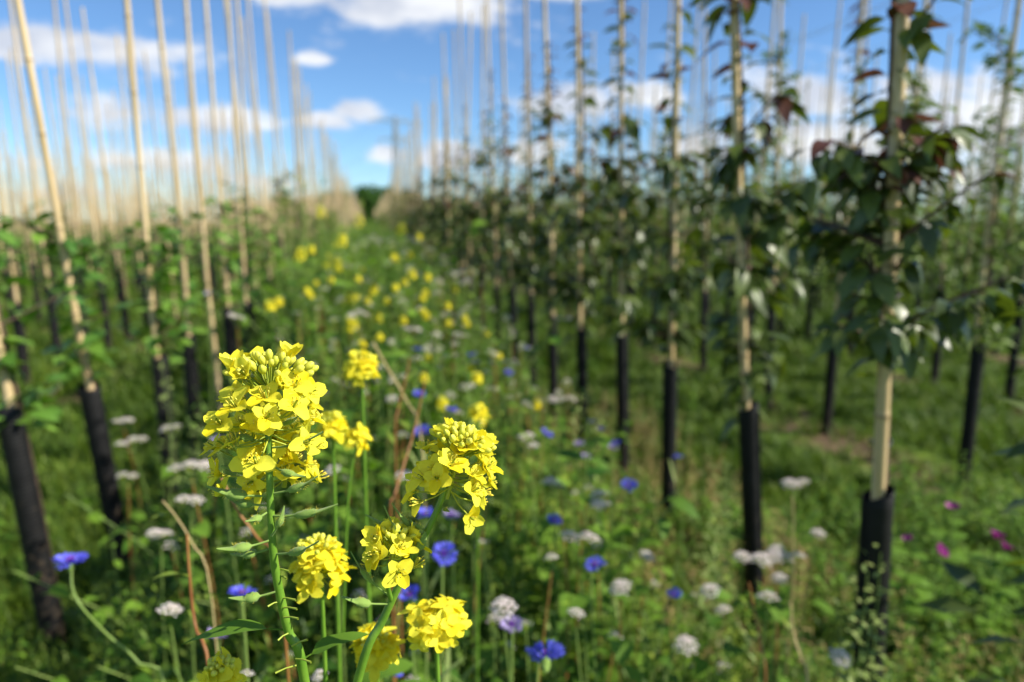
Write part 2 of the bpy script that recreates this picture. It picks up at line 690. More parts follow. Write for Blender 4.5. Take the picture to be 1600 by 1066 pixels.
def guard_mesh(r, h, seed):
    g = random.Random(seed)
    mb = MB()
    sides = 18
    n = 26
    V, Q = [], []
    for i in range(n + 1):
        z = h * i / n
        for k in range(sides):
            a = 2 * math.pi * k / sides
            rr = r * (1 + 0.018 * math.sin(z * 140) + 0.03 * math.sin(a * 2 + z * 9 + seed))
            V.append((rr * math.cos(a), rr * math.sin(a), z + (0.012 * math.sin(a + seed) * (i == n))))
    for i in range(n):
        for k in range(sides):
            k2 = (k + 1) % sides
            Q.append((i * sides + k, i * sides + k2, (i + 1) * sides + k2, (i + 1) * sides + k))
    # inner wall at the open top, and the overlapping long seam
    base = len(V)
    for i, z in enumerate((h, h - 0.12)):
        for k in range(sides):
            a = 2 * math.pi * k / sides
            rr = r * (0.93 if i else 0.965)
            V.append((rr * math.cos(a), rr * math.sin(a), z + (0.012 * math.sin(a + seed) * (i == 0)) + (.001 if i == 0 else 0)))
    for k in range(sides):
        k2 = (k + 1) % sides
        Q.append((n * sides + k, n * sides + k2, base + k2, base + k))
        Q.append((base + k, base + k2, base + sides + k2, base + sides + k))
    mb.add(V, Q)
    a = g.uniform(3.6, 5.4)
    p = (r * 1.035 * math.cos(a), r * 1.035 * math.sin(a))
    V, Q = tube([(p[0], p[1], 0.0), (p[0], p[1], h * .5), (p[0], p[1], h - .01)], [.0035] * 3, 6)
    mb.add(V, Q)
    return mb.mesh('tree_guard', ['black_guard'])


GUARDS_R = [guard_mesh(0.026, 0.72, s) for s in range(3)]
GUARDS_L = [guard_mesh(0.030, 0.72, s + 5) for s in range(3)]


def dark_tree(seed, height=2.2, nl=1.0, spread=1.0, red=True, zlo=0.66, ls=1.0):
    """whip with drooping pointed dark leaves; returns trunk mesh, crown mesh"""
    g = random.Random(seed)
    tb = MB()
    pts = [(0.012 * math.sin(z * 3 + seed), 0.012 * math.cos(z * 2.3 + seed), z) for z in np.linspace(0, height, 16)]
    tb.add(*tube(pts, np.linspace(.0095, .003, 16), 7))
    lv = [combine([leaf(1, g.uniform(.46, .56), 6, .22, g.uniform(.35, .8), .42, .03, .0),
                   (*tube([(-.22, 0, .03), (-.1, 0, .02), (0, 0, 0)], .016, 3), 0)]) for _ in range(4)]
    cb = MB()
    mats = {0: [], 1: [], 2: [], 3: []}
    redm = []

    def at(z):
        i = min(max(z / height * 15, 0), 14.99)
        a, f = int(i), i % 1
        return np.array(pts[a]) * (1 - f) + np.array(pts[a + 1]) * f

    def put(p, az, el, s):
        s = s * ls * g.choice((.7, .9, 1.0, 1.1))
        T = frame(p + sph(az, el) * s * .2, sph(az, el), s=s, roll=g.uniform(-.5, .5))
        if red and (p[2] > height - 0.28 or (p[2] > 1.3 and g.random() < .22)):
            redm.append(T)
        else:
            mats[g.randrange(4)].append(T)
    z, az = zlo, g.uniform(0, 6)
    while z < height:
        az += GOLD + g.uniform(-.3, .3)
        s = g.uniform(.060, .090) * (1.0 if z < height - .25 else .6)
        put(at(z), az, g.uniform(-.2, .65), s)
        z += g.uniform(.013, .025) / nl
    nb = int(24 * nl)
    for i in range(nb):
        z = g.uniform(zlo + .06, (1.75 if g.random() < .3 else 1.4) if spread < 1.2 else 2.05)
        if z > height - .2:
            continue
        az = i * GOLD + g.uniform(-.4, .4)
        L = g.uniform(.05, .15 if z > 1.3 else .2) * spread
        el = g.uniform(.3, 1.0)
        p0 = at(z)
        bp = [p0 + sph(az, el) * L * t + np.array([0, 0, -.12 * L * t * t]) for t in np.linspace(0, 1, 6)]
        tb.add(*tube(bp, np.linspace(.0042, .0018, 6), 5))
        for t in np.linspace(.2, 1, int(5 + L * 45)):
            p = bp[0] + (bp[-1] - bp[0]) * t
            put(p, az + g.uniform(-1.5, 1.5), g.uniform(-.8, .4), g.uniform(.052, .085))
    for k, T in mats.items():
        replicate(cb, lv[k], T)
    if redm:
        V, Q, M = lv[0]
        replicate(cb, (V, Q, M + 1), redm)
    return tb.mesh('trunk', ['bark']), cb.mesh('crown', ['tree_leaf', 'tree_leaf_red'])


def light_tree(seed, height, zlo, leafs, n, br, material, W=.62, lod=4):
    g = random.Random(seed)
    tb = MB()
    pts = [(0.01 * math.sin(z * 3 + seed), 0.01 * math.cos(z * 2.3 + seed), z) for z in np.linspace(0, height, 12)]
    tb.add(*tube(pts, np.linspace(.0085, .003, 12), 6))
    lv = combine([leaf(1, W, lod, .2, .3, .42, .04, .0), (*tube([(-.3, 0, .03), (0, 0, 0)], .018, 3), 0)])
    T = []
    brs = []
    for i in range(br):
        z = zlo + (height - zlo) * g.random() ** 1.3
        az = i * GOLD + g.uniform(-.4, .4)
        L = g.uniform(.08, .24)
        d = sph(az, g.uniform(.3, .9))
        p0 = np.array([0, 0, z])
        tb.add(*tube([p0, p0 + d * L * .5, p0 + d * L], [.0035, .0028, .0015], 4))
        brs.append((p0, d, L))
    for i in range(n):
        if brs and g.random() < .6:
            p0, d, L = g.choice(brs)
            p = p0 + d * L * g.uniform(.2, 1)
        else:
            p = np.array([0, 0, zlo + (height - zlo) * (i / n)])
        az = i * GOLD
        d = sph(az, g.uniform(-.5, .6))
        s = g.uniform(.7, 1.15) * leafs
        T.append(frame(p + d * s * .28, d, s=s, roll=g.uniform(-.6, .6)))
    cb = MB()
    replicate(cb, lv, T)
    return tb.mesh('trunk', ['bark']), cb.mesh('crown', [material])


DARK = [dark_tree(s, height=h, nl=n) for s, h, n in ((1, 2.2, 1), (2, 2.05, 1.1), (3, 2.3, .95), (4, 2.15, 1.1))]
DARK_NEAR = dark_tree(9, 2.45, 1.6, 1.15, zlo=.98, ls=.74)
BARE = [light_tree(s, 1.22, .68, .070, n, 9, 'sapling_leaf') for s, n in ((1, 80), (2, 95), (3, 66), (4, 105))]
PEAR = [light_tree(s, h, .58, .052, n, 20, 'pear_leaf', .55) for s, h, n in ((11, 1.8, 430), (12, 1.65, 380), (13, 2.1, 480), (14, 1.9, 400))]
GREEN = [light_tree(s, h, .55, .062, n, 14, 'sapling_leaf', .6) for s, h, n in ((21, 1.1, 60), (22, 1.0, 110), (23, 1.4, 90), (24, .95, 40))]

ROWS = []   # (side, index, X, tree variants)
for i in range(14):
    ROWS.append(('dark' if i == 0 else 'pear', i, 1.0 + 1.5 * i, DARK if i == 0 else (PEAR if i != 1 else DARK[:2] + PEAR)))
for i in range(15):
    ROWS.append(('bare', i, -0.8 - 1.5 * i, BARE if i == 0 else GREEN))

ORD = ['nearest', 'second', 'third', 'fourth', 'fifth', 'sixth', 'seventh', 'eighth', 'ninth', 'tenth', 'eleventh', 'twelfth', 'thirteenth', 'fourteenth', 'fifteenth',
       'sixteenth', 'seventeenth', 'eighteenth', 'nineteenth', 'twentieth']

# hand-measured canes: (x at y=0 or top pixel, y, lower x, lower y)
NEAR_R = [((1415, 0), (1371, 785)), ((1150, 0), (1169, 640)), ((1062, 0), (1050, 563)), ((970, 0), (973, 528)), ((901, 0), (907, 512)), ((852, 0), (863, 490)),
          ((822, 0), (829, 470)), ((781, 0), (801, 450)), ((762, 0), (775, 440)), ((757, 0), (752, 440))]
NEAR_L = [((-60, 240), (20, 650)), ((30, 0), (142, 592)), ((196, 0), (247, 550)), ((245, 0), (291, 522)), ((287, 0), (340, 590)), ((322, 0), (354, 470)), ((355, 0), (384, 470)),
          ((372, 0), (395, 480))]

spots = []   # X, Y, lean (dx/dz, dy/dz), row tuple, order in row


def fit_top(a, b, h):
    """cane through photo pixels a and b, b being the top of its guard at height h"""
    B = PH(b[0], b[1], h)
    A = PY(a[0], a[1], B.y)
    sl = (A.x - B.x) / (A.z - B.z)
    return B.x - sl * B.z, B.y, sl


def fit(a, b, X):
    xh = a[0] + (b[0] - a[0]) * (345 - a[1]) / (b[1] - a[1])
    r = ray(xh, 345)
    Y = X * r.y / r.x
    A, B = PY(a[0], a[1], Y), PY(b[0], b[1], Y)
    sl = (A.x - B.x) / (A.z - B.z)
    return B.x - sl * B.z, Y, sl


for row in ROWS:
    kind, ri, X, var = row
    k = 0
    Y = 0.0
    if ri == 0:
        lst = NEAR_R if kind == 'dark' else NEAR_L
        if kind == 'dark':
            spots.append([X + .02, 0.72, .01, .0, row, k])
            k += 1
        for a, b in lst:
            if kind == 'dark' and k <= 6:
                x0, Y, sl = fit_top(a, b, .70)
            elif kind == 'bare' and k <= 3:
                x0, Y, sl = fit_top(a, b, .70)
            else:
                x0, Y, sl = fit(a, b, X)
            print(kind, k, round(x0, 2), round(Y, 2), round(sl, 3))
            spots.append([x0, Y, sl, U(-.01, .01), row, k])
            k += 1
    else:
        Y = 0.3 + U(0, .3) + (0.0 if ri < 3 else 1.0)
    while Y < (115 if ri < 3 else 62):
        Y += U(.44, .56) if Y < 25 else (U(.6, .8) if Y < 58 else U(1.0, 1.4))
        az = math.degrees(math.atan2(X, Y))
        if az > 53 or az < -32:
            continue
        if ri > 6 and U(0, 1) < .12:
            continue
        spots.append([X + U(-.05, .05), Y, U(-.035, .035) - (.02 if X < 0 else 0), U(-.03, .03), row, k])
        k += 1


def seen(s):
    az = math.degrees(math.atan2(s[0], s[1]))
    return -26.5 < az < 49.5


spots.sort(key=lambda s: (not seen(s), math.hypot(s[0], s[1])))
near, far = spots[:300], spots[300:]


TENS = {20: ('twentieth', 'twenty'), 30: ('thirtieth', 'thirty'), 40: ('fortieth', 'forty'), 50: ('fiftieth', 'fifty')}


def ordw(k):
    """0 -> nearest, 1 -> second, 21 -> twenty-second"""
    n = k + 1
    if n <= 20:
        return ORD[k]
    t = n // 10 * 10
    if n == t:
        return TENS[t][0]
    return TENS[t][1] + '-' + (['first'] + ORD[1:])[n - t - 1]


def row_text(row):
    return 'the ' + (['first'] + ORD[1:])[row[1]] + (' leafy' if row[0] != 'bare' else ' sapling') + ' row from the flowers'


def cane_T(s):
    z = Vector((s[2], s[3], 1)).normalized()
    q = Vector((0, 0, 1)).rotation_difference(z)
    return q.to_euler()


rowcount = {}
near.sort(key=lambda s: math.hypot(s[0], s[1]))
far_canes, far_guards, far_trunks, far_crowns = [], [], [], []
for s in near:
    row = s[4]
    key = (row[0] if row[0] == 'bare' else 'leafy', row[1])
    rt = row_text(row)

    def nth(what):
        n = rowcount.get((key, what), 0)
        rowcount[(key, what)] = n + 1
        return f'{ordw(n)} {what} from the camera in {rt}'
    thick = math.hypot(s[0], s[1]) < 2.3
    co = obj('bamboo_cane', rnd.choice(CANES_THICK if thick and s[0] < 0 else CANES), None, (s[0], s[1], -0.03))
    co.rotation_euler = cane_T(s)
    co.rotation_euler.rotate_axis('Z', U(0, 6))
    sc = U(.93, 1.06)
    co.scale = (1, 1, sc)
    tag(co, nth('bamboo cane'), 'bamboo cane', 'bamboo canes staked along the tree rows')
    # guard: the cane stands outside or inside; the trunk is inside the guard
    off = U(-.006, .006)
    gx, gy = s[0] + off, s[1] + .0
    nog = (row[0] == 'bare' and row[1] == 0 and s[5] in (4,)) or (row[0] == 'bare' and row[1] > 0 and U(0, 1) < .25)
    if not nog:
        go = obj('trunk_guard', rnd.choice(GUARDS_L if s[0] < 0 else GUARDS_R), None, (gx, gy, -0.02))
        go.rotation_euler = cane_T(s)
        go.rotation_euler.rotate_axis('Z', U(0, 6))
        go.scale = (1, 1, U(.97, 1.03) if math.hypot(s[0], s[1]) < 4 else U(.88, 1.1))
        tag(go, nth('black trunk guard'), 'trunk guard', 'black guards round the young trunks')
    else:
        continue
    if row[0] == 'dark' and s[5] <= 1:
        tm = DARK_NEAR
    else:
        tm = rnd.choice(PEAR if row[0] == 'bare' and row[1] == 0 and s[1] > 5.2 and U(0, 1) < .8 else row[3])
    e = empty('young_tree', (gx, gy, 0), 0)
    e.rotation_euler = cane_T(s)
    _rz = U(0, 6.28)
    e.rotation_euler.rotate_axis('Z', _rz)
    e.scale = (1, 1, U(.93, 1.07) * (.72 if row[0] == 'bare' and s[1] > 5.2 and row[1] == 0 else 1))
    tag(e, nth('young tree'), 'young tree', 'young trees planted in rows')
    dx = Matrix.Rotation(-_rz, 3, 'Z') @ Vector((.008 + .004 * (s[0] > 0), .020, 0))
    t = obj('trunk', tm[0], e, dx)
    c = obj('crown', tm[1], e, dx)
    if math.hypot(s[0], s[1]) < 5:
        for zt in (0.86, 1.14, 1.5):
            if zt > 1.2 and row[0] == 'bare':
                continue
            ring = [(dx.x * .5 + .017 * math.cos(a), dx.y * .5 + .023 * math.sin(a), .004 * math.sin(a * 2)) for a in np.linspace(0, 2 * math.pi, 13)]
            obj('tree_tie', MB().add(*tube(ring, .0028, 5)).mesh('tree_tie', ['tie_rubber']), e, Vector((0, 0, zt)))

# the rest of the canes, guards and trees, too many to count
cv = MB()
for _i in range(4):
    pass


def simple_cane(r=.0135):
    mb = MB()
    V, Q = tube([(0, 0, 0), (0, 0, 1.1), (0.004, 0, 2.1), (0, 0, 3.1)], [r, r * .95, r * .87, r * .78], 6)
    mb.add(V, Q, 0)
    for z in (0.5, .8, 1.1, 1.4, 1.7, 2.0, 2.35, 2.65):
        V, Q = tube([(0, 0, z - .006), (0, 0, z + .006)], [r * 1.05 * (1 - .075 * z)] * 2, 6)
        mb.add(V, Q, 1)
    return mb.geo()


def tree_geo(pair_mesh, keep, g):
    return None


def low_crown(seed, zlo, zhi, n, s, W, rad):
    g = random.Random(seed)
    lv = leaf(1, W, 2, .2, .3, .42)
    T = []
    for i in range(n):
        z = g.uniform(zlo, zhi)
        a = g.uniform(0, 6.28)
        rr = rad * (1 - .6 * (z - zlo) / (zhi - zlo)) * g.uniform(.1, 1)
        T.append(frame((rr * math.cos(a), rr * math.sin(a), z), sph(a, g.uniform(-.6, .6)), s=s * g.uniform(.8, 1.2), roll=g.uniform(-.5, .5)))
    mb = MB()
    replicate(mb, lv, T)
    return mb.geo()


LOWD = [low_crown(1, .6, 2.15, 150, .08, .5, .17), low_crown(2, .6, 2.05, 150, .08, .5, .17)]
LOWP = [low_crown(3, .65, 1.85, 200, .075, .55, .27), low_crown(4, .65, 1.65, 200, .075, .55, .29), low_crown(5, .65, 2.0, 200, .075, .55, .26)]
LOWB = [low_crown(6, .5, .95, 36, .065, .6, .24), low_crown(7, .5, 1.2, 60, .065, .6, .24), low_crown(8, .5, .8, 20, .065, .6, .2)]


def s_T(s, sc=1.0):
    z = Vector((s[2], s[3], 1)).normalized()
    q = Vector((0, 0, 1)).rotation_difference(z) @ Matrix.Rotation(U(0, 6.28), 3, 'Z').to_quaternion()
    M = Matrix.Translation((s[0], s[1], 0)) @ q.to_matrix().to_4x4() @ Matrix.Diagonal((1, 1, sc, 1))
    return np.array(M)


mbC, mbG, mbT, mbD, mbP, mbB = MB(), MB(), MB(), MB(), MB(), MB()
sg = simple_cane()
gd = tube([(0, 0, 0), (0, 0, .36), (0, 0, .72)], [.03, .029, .03], 8)
gd = (gd[0], gd[1], np.zeros(len(gd[1]), int))
tg = tube([(.02, 0, 0.6), (.02, 0, 1.2), (.015, 0, 1.7)], [.008, .006, .003], 4)
tg = (tg[0], tg[1], np.zeros(len(tg[1]), int))
Tc = [s_T(s, U(.82, 1.05) * (0.9 if s[1] > 30 else 1)) for s in far]
replicate(mbC, sg, Tc)
Tx = [s_T([s[0] + U(-.1, .1), s[1] + U(-.2, .2), U(-.03, .02), U(-.03, .03)], U(.85, 1.02)) for s in far if s[0] < 0 and s[1] < 90 and U(0, 1) < .5]
replicate(mbC, sg, Tx)
replicate(mbG, gd, [T for T in Tc if U(0, 1) < .9])
replicate(mbT, tg, Tc)
for s, T in zip(far, Tc):
    kd = s[4][0]
    if kd == 'dark':
        replicate(mbD, rnd.choice(LOWD), [T])
    elif kd == 'pear':
        replicate(mbP, rnd.choice(LOWP), [T])
    else:
        replicate(mbB, rnd.choice(LOWB), [T])
tag(obj('bamboo_canes', mbC.mesh('bamboo_canes', ['bamboo', 'bamboo_node'])), 'countless far bamboo canes filling the nursery rows to the horizon', 'bamboo canes', None, 'stuff')
tag(obj('trunk_guards', mbG.mesh('trunk_guards', ['black_guard'])), 'far black trunk guards dotted along the distant rows', 'trunk guards', None, 'stuff')
tag(obj('far_trunks', mbT.mesh('far_trunks', ['bark'])), 'thin stems of the far young trees', 'trunks', None, 'stuff')
tag(obj('dark_foliage', mbD.mesh('dark_foliage', ['tree_leaf'])), 'far dark reddish foliage of the row beside the strip', 'foliage', None, 'stuff')
tag(obj('green_foliage', mbP.mesh('green_foliage', ['pear_leaf'])), 'far green foliage of the leafy rows', 'foliage', None, 'stuff')
tag(obj('pale_foliage', mbB.mesh('pale_foliage', ['sapling_leaf'])), 'far light green foliage of the sparse sapling rows', 'foliage', None, 'stuff')

# ================================================================== UNDERGROWTH
def herb(seed, h=0.6, leafs=.05, W=.5, n=22, stems=1, mi_leaf=0, mi_stem=1, lean=.15, up=.5, lod=3, sr=.0018, droop=.3, spread=0.03):
    g = random.Random(seed)
    mb = MB()
    lv = leaf(1, W, lod, .2, droop, .4, .03, 0, mi_leaf)
    T = []
    for s in range(stems):
        az0 = g.uniform(0, 6.28)
        b = np.array([g.uniform(-spread, spread), g.uniform(-spread, spread), 0])
        hh = h * g.uniform(.75, 1.1)
        ln = g.uniform(0, lean)
        pts = [b + np.array([math.cos(az0) * ln * hh * t * t, math.sin(az0) * ln * hh * t * t, hh * t]) for t in np.linspace(0, 1, 5)]
        V, Q = tube(pts, np.linspace(sr, sr * .4, 5), 3)
        mb.add(V, Q, mi_stem)
        for i in range(n):
            t = .12 + .88 * i / n
            j = min(int(t * 4), 3)
            f = t * 4 - j
            p = pts[j] * (1 - f) + pts[j + 1] * f
            az = i * GOLD + g.uniform(-.3, .3)
            T.append(frame(p, sph(az, up + g.uniform(-.5, .4)), s=leafs * g.uniform(.6, 1.2) * (1.15 - .6 * t), roll=g.uniform(-.4, .4)))
    replicate(mb, lv, T)
    return mb.geo()


BROAD = [herb(s, .55, .075, .75, 9, 1, 0, 1, .25, .2, 4, .0028, .35) for s in range(5)]
NARROW = [herb(s + 10, .62, .085, .13, 22, 2, 0, 1, .2, .9, 3, .0016, .25) for s in range(5)]
SMALL = [herb(s + 20, .48, .032, .5, 34, 2, 0, 1, .25, .5, 2, .0016) for s in range(5)]
FINE = [herb(s + 30, .5, .045, .22, 40, 3, 0, 1, .35, .7, 2, .0012, .2, .05) for s in range(5)]
BUSHY = [herb(s + 40, .35, .05, .55, 18, 4, 0, 1, .6, .3, 3, .002, .4, .05) for s in range(5)]


def veg_h(x, y):
    """height of the flower strip's vegetation, metres"""
    c, w = (0.06, 0.62) if y < 3 else (.06, .62 + .12 * min(1, (y - 3) / 3))
    t = abs(x - c) / w
    if t > 1.6:
        return 0.0
    edge = max(0.0, min(1.0, (1.35 - t) / .8))
    n = .5 + .5 * math.sin(x * 5.1 + y * 2.3) * math.sin(y * 3.1 - x * 2.2 + 1)
    base = .50 if y < 1.1 else (.54 + .24 * min(1, (y - 1.1) / 2) + .012 * min(y, 12))
    v = (base + .16 * n) * (.16 + .84 * edge)
    if y > 3.4 and x < -.25:
        v += .32 * min(1, (y - 3.4) / 1.5) * max(0, min(1, (9.5 - y) / 2)) * (.5 + n)
    return v


def inst_T(x, y, s, sz=None):
    a = U(0, 6.28)
    c, q = math.cos(a), math.sin(a)
    T = np.eye(4)
    T[0, 0], T[0, 1], T[1, 0], T[1, 1] = c * s, -q * s, q * s, c * s
    T[2, 2] = sz or s
    T[0, 2] = U(-.12, .12)
    T[1, 2] = U(-.12, .12)
    T[:3, 3] = (x, y, -0.01)
    return T


KINDS = {'B': (BROAD, .55), 'N': (NARROW, .62), 'S': (SMALL, .48), 'F': (FINE, .5), 'U': (BUSHY, .35)}
acc = {k: [[] for _ in range(5)] for k in KINDS}
bands = [(0.42, 1.2, 330), (1.2, 2.5, 300), (2.5, 5, 210), (5, 10, 100), (10, 22, 40), (22, 60, 12)]
for (y0, y1, dn) in bands:
    n = int((y1 - y0) * 2.1 * dn)
    for _ in range(n):
        x, y = U(-.98, 1.15), U(y0, y1)
        if x * x + y * y < .42 ** 2:
            continue
        h = veg_h(x, y) * (U(.6, 1.08) if y < 2 else U(.45, 1.0) + (.28 if U(0, 1) < .12 else 0))
        if h < .05:
            continue
        # keep the plants clear of the camera and of the two near flowers
        if y < .75 and h > 1.2 - (y + .12) * .80:
            h = max(.2, 1.2 - (y + .12) * .80) * U(.7, 1)
        k = rnd.choices('BNSFU', (2.2, 2.6, 3.0, 3.0, 1.5) if x < .35 else (1.2, 1.6, 3.6, 4.0, 1.5))[0]
        big = 1.0 if y < 5 else (1.35 if y < 10 else 1.9)
        acc[k][rnd.randrange(5)].append(inst_T(x, y, max(h / KINDS[k][1], .6) * big * (.9 if k == 'B' else 1), h / KINDS[k][1]))
# looser weeds outside the strip, among the trunks
for _ in range(1500):
    x, y = (U(1.1, 3.2) if U(0, 1) < .62 else U(-1.6, -.85)), U(.5, 7)
    if math.sin(x * 4.3 + 1) * math.sin(y * 3.7 + x) < U(-.9, .5):
        continue
    h = U(.06, .24) * (1.5 if 1.1 < x < 2.4 and y < 1.6 else 1)
    k = rnd.choices('BNSFU', (.6, .6, 3, 3, 2))[0]
    acc[k][rnd.randrange(5)].append(inst_T(x, y, max(h / KINDS[k][1], .4), h / KINDS[k][1]))
for _ in range(700):
    x, y = U(.95, 2.6), U(.75, 2.3)
    if math.sin(x * 6.3 + 1) * math.sin(y * 5.7 + x) < U(-.9, .4):
        continue
    k = rnd.choices('BSU', (1, 2, 3))[0]
    h = U(.08, .26)
    acc[k][rnd.randrange(5)].append(inst_T(x, y, max(h / KINDS[k][1], .7), h / KINDS[k][1]))
for _ in range(46):
    x, y = U(.72, .97), U(.80, 1.35)
    k = rnd.choices('BSF', (1, 2.4, 2))[0]
    h = U(.22, .5)
    acc[k][rnd.randrange(5)].append(inst_T(x, y, max(h / KINDS[k][1], .8), h / KINDS[k][1]))
dry = [[] for _ in range(5)]
for _ in range(420):
    x, y = U(.6, 1.5), U(.9, 4)
    h = U(.08, .3)
    dry[rnd.randrange(5)].append(inst_T(x, y, max(h / .62, .5), h / .62))
UG = [('B', 'broad_leaved_undergrowth', 'broad_leaf', 'herb_stem', 'broad heart-shaped green leaves crowding the flower strip'),
      ('N', 'narrow_leaved_undergrowth', 'herb_leaf', 'herb_stem', 'narrow upright leaves and stems filling the flower strip'),
      ('S', 'small_leaved_undergrowth', 'weed_leaf', 'herb_stem', 'small-leaved pale green weeds in the flower strip'),
      ('F', 'feathery_undergrowth', 'herb_leaf', 'herb_stem', 'fine feathery green weeds between the flowers'),
      ('U', 'bushy_undergrowth', 'broad_leaf', 'herb_stem', 'low bushy green leaves along the ground of the strip')]
for k, nm, ml, ms, lb in UG:
    mb = MB()
    for i in range(5):
        replicate(mb, KINDS[k][0][i], acc[k][i])
    tag(obj(nm, mb.mesh(nm, [ml, ms])), lb, 'undergrowth', None, 'stuff')

mb = MB()
for i in range(5):
    replicate(mb, KINDS['N'][0][i], dry[i])
MATS['dry_leaf'] = mat('dry_leaf', (0.28, 0.19, 0.06), (0.46, 0.36, 0.14), rough=0.8, transl=0.2, noise=20)
tag(obj('dry_undergrowth', mb.mesh('dry_undergrowth', ['dry_leaf', 'dry_stem'])), 'dry straw-coloured stems at the foot of the black guards', 'undergrowth', None, 'stuff')


def soil_amount(x, y):
    ph = math.cos((x - 1.0) * 2 * math.pi / 1.5)
    return ph + .5 * math.sin(x * 1.7 + y * 1.1) * math.sin(y * .8) > .45 and (x > 1.3 or x < -1.3)


def grass():
    mb = MB()
    tufts = []
    for s in range(6):
        g = random.Random(s)
        tb = MB()
        for b in range(16):
            a = g.uniform(0, 6.28)
            r0 = g.uniform(0, .035)
            h = g.uniform(.035, .10)
            w = g.uniform(.0014, .0026)
            d = np.array([math.cos(a), math.sin(a), 0])
            o = np.array([math.cos(a * 3) * r0, math.sin(a * 3) * r0, 0])
            sd_ = np.array([-d[1], d[0], 0]) * w
            l = g.uniform(.2, .7) * h
            ps = [o, o + d * l * .3 + np.array([0, 0, h * .6]), o + d * l + np.array([0, 0, h])]
            V = [ps[0] - sd_, ps[0] + sd_, ps[1] - sd_, ps[1] + sd_, ps[2] - sd_ * .1, ps[2] + sd_ * .1]
            tb.add(V, [(0, 1, 3, 2), (2, 3, 5, 4)])
        tufts.append(tb.geo())
    Ts = [[] for _ in range(6)]
    for (x0, x1, y0, y1, n, sc) in ((-3.2, -.7, .8, 4, 7500, 1.0), (1.0, 5.0, .6, 5, 13000, 1.05), (-6.5, -.8, 4, 10, 9000, 1.7), (1.2, 11, 5, 11, 11000, 1.8),
                                    (-16, -.8, 10, 30, 9000, 3.2), (1.2, 28, 11, 30, 9000, 3.2), (-.9, 1.2, .6, 6, 3500, 1.4)):
        for _ in range(n):
            x, y = U(x0, x1), U(y0, y1)
            az = math.degrees(math.atan2(x, y))
            if az < -31 or az > 54:
                continue
            if soil_amount(x, y) and U(0, 1) < .8:
                continue
            pat = math.sin(x * 3.3 + math.sin(y * 2.1)) * math.sin(y * 2.7 + x)
            s = sc * U(.7, 1.25) * (1 + .35 * pat)
            Ts[rnd.randrange(6)].append(inst_T(x, y, s, s * (1 if sc < 2 else .6)))
    for i in range(6):
        replicate(mb, tufts[i], Ts[i])
    tag(obj('grass', mb.mesh('grass', ['grass_blade'])), 'short green grass growing between the tree rows', 'grass', None, 'stuff')


grass()

# ================================================================== FLOWERS
def petal(L=.010, W=.0085, claw=.004, open_=1.0, mi=0, seed=0, n=5, m=5):
    """petal: upright claw along +z then a blade bending outward along +x"""
    g = random.Random(seed)
    V = []
    tw = g.uniform(-.25, .25)
    cup = g.uniform(.1, .45)
    sc = g.uniform(.9, 1.1)
    for i in range(n + 1):
        u = i / n
        if u < .25:
            w = .0010 + .0008 * u
        else:
            t = (u - .25) / .75
            w = W / 2 * math.sin(math.pi * min(.17 + t * .83, .999) ** 1.15) ** .6 if t < 1 else W * .12
            if t >= 1:
                w = W * .22
        ang = math.radians(6 + 84 * open_ * min(1, max(0, (u - .15) / .35)))
        if i == 0:
            p = np.array([0.0, 0.0, 0.0])
        else:
            st = (L + claw) / n
            p = p + st * np.array([math.sin(ang), 0, math.cos(ang)])
        for j in range(m):
            v = (j / (m - 1) * 2 - 1)
            V.append((p[0] - .12 * abs(v) ** 2 * w * (u > .3), v * w + tw * w * u * .3, p[2] + cup * w * v * v * (1 if u > .3 else .2) + .0004 * math.sin(v * 5 + u * 7 + seed)))
    Q = []
    for i in range(n):
        for j in range(m - 1):
            a = i * m + j
            Q.append((a, a + 1, a + m + 1, a + m))
    return np.array(V) * sc, np.array(Q), np.full(len(Q), mi)


def rotz(geo, a):
    T = np.eye(4)
    c, q = math.cos(a), math.sin(a)
    T[0, 0], T[0, 1], T[1, 0], T[1, 1] = c, -q, q, c
    return xform(geo, T)


def mustard_flower(seed, open_=1.0, npet=4, lod=0):
    g = random.Random(seed)
    mb = MB()
    n, m = (6, 5) if lod == 0 else (4, 4)
    for k in range(npet):
        pg = petal(g.uniform(.0088, .0108), g.uniform(.0080, .0098), .0036, open_ * g.uniform(.75, 1.08), 0, seed * 7 + k, n, m)
        V, Q, M = rotz(pg, k * math.pi / 2 + g.uniform(-.15, .15))
        mb.add(V, Q, M)
    if lod == 0:
        for k in range(6):
            a = k * math.pi / 3 + g.uniform(-.2, .2)
            r1 = .0016
            tip = np.array([math.cos(a) * g.uniform(.0018, .003), math.sin(a) * g.uniform(.0018, .003), g.uniform(.0072, .0090)])
            V, Q = tube([(math.cos(a) * .0008, math.sin(a) * .0008, 0), tip * .6 + np.array([0, 0, 0]), tip], [.00024, .00022, .0002], 4)
            mb.add(V, Q, 1)
            V, Q = blob(.00055, .0004, .0011, 5, 3)
            mb.add(V + tip, Q, 1)
        V, Q = tube([(0, 0, 0), (0, 0, .004), (0, 0, .0075), (0, 0, .0082)], [.0007, .0008, .0005, .0006], 5)
        mb.add(V, Q, 2)
        for k in range(4):
            lf = leaf(.0055, .0016, 3, .3, .15, .5, 0, 0, 2)
            a = k * math.pi / 2 + math.pi / 4
            T = frame((0, 0, .0002), sph(a, .75), s=1)
            V, Q, M = xform(lf, T)
            mb.add(V, Q, M)
    return mb


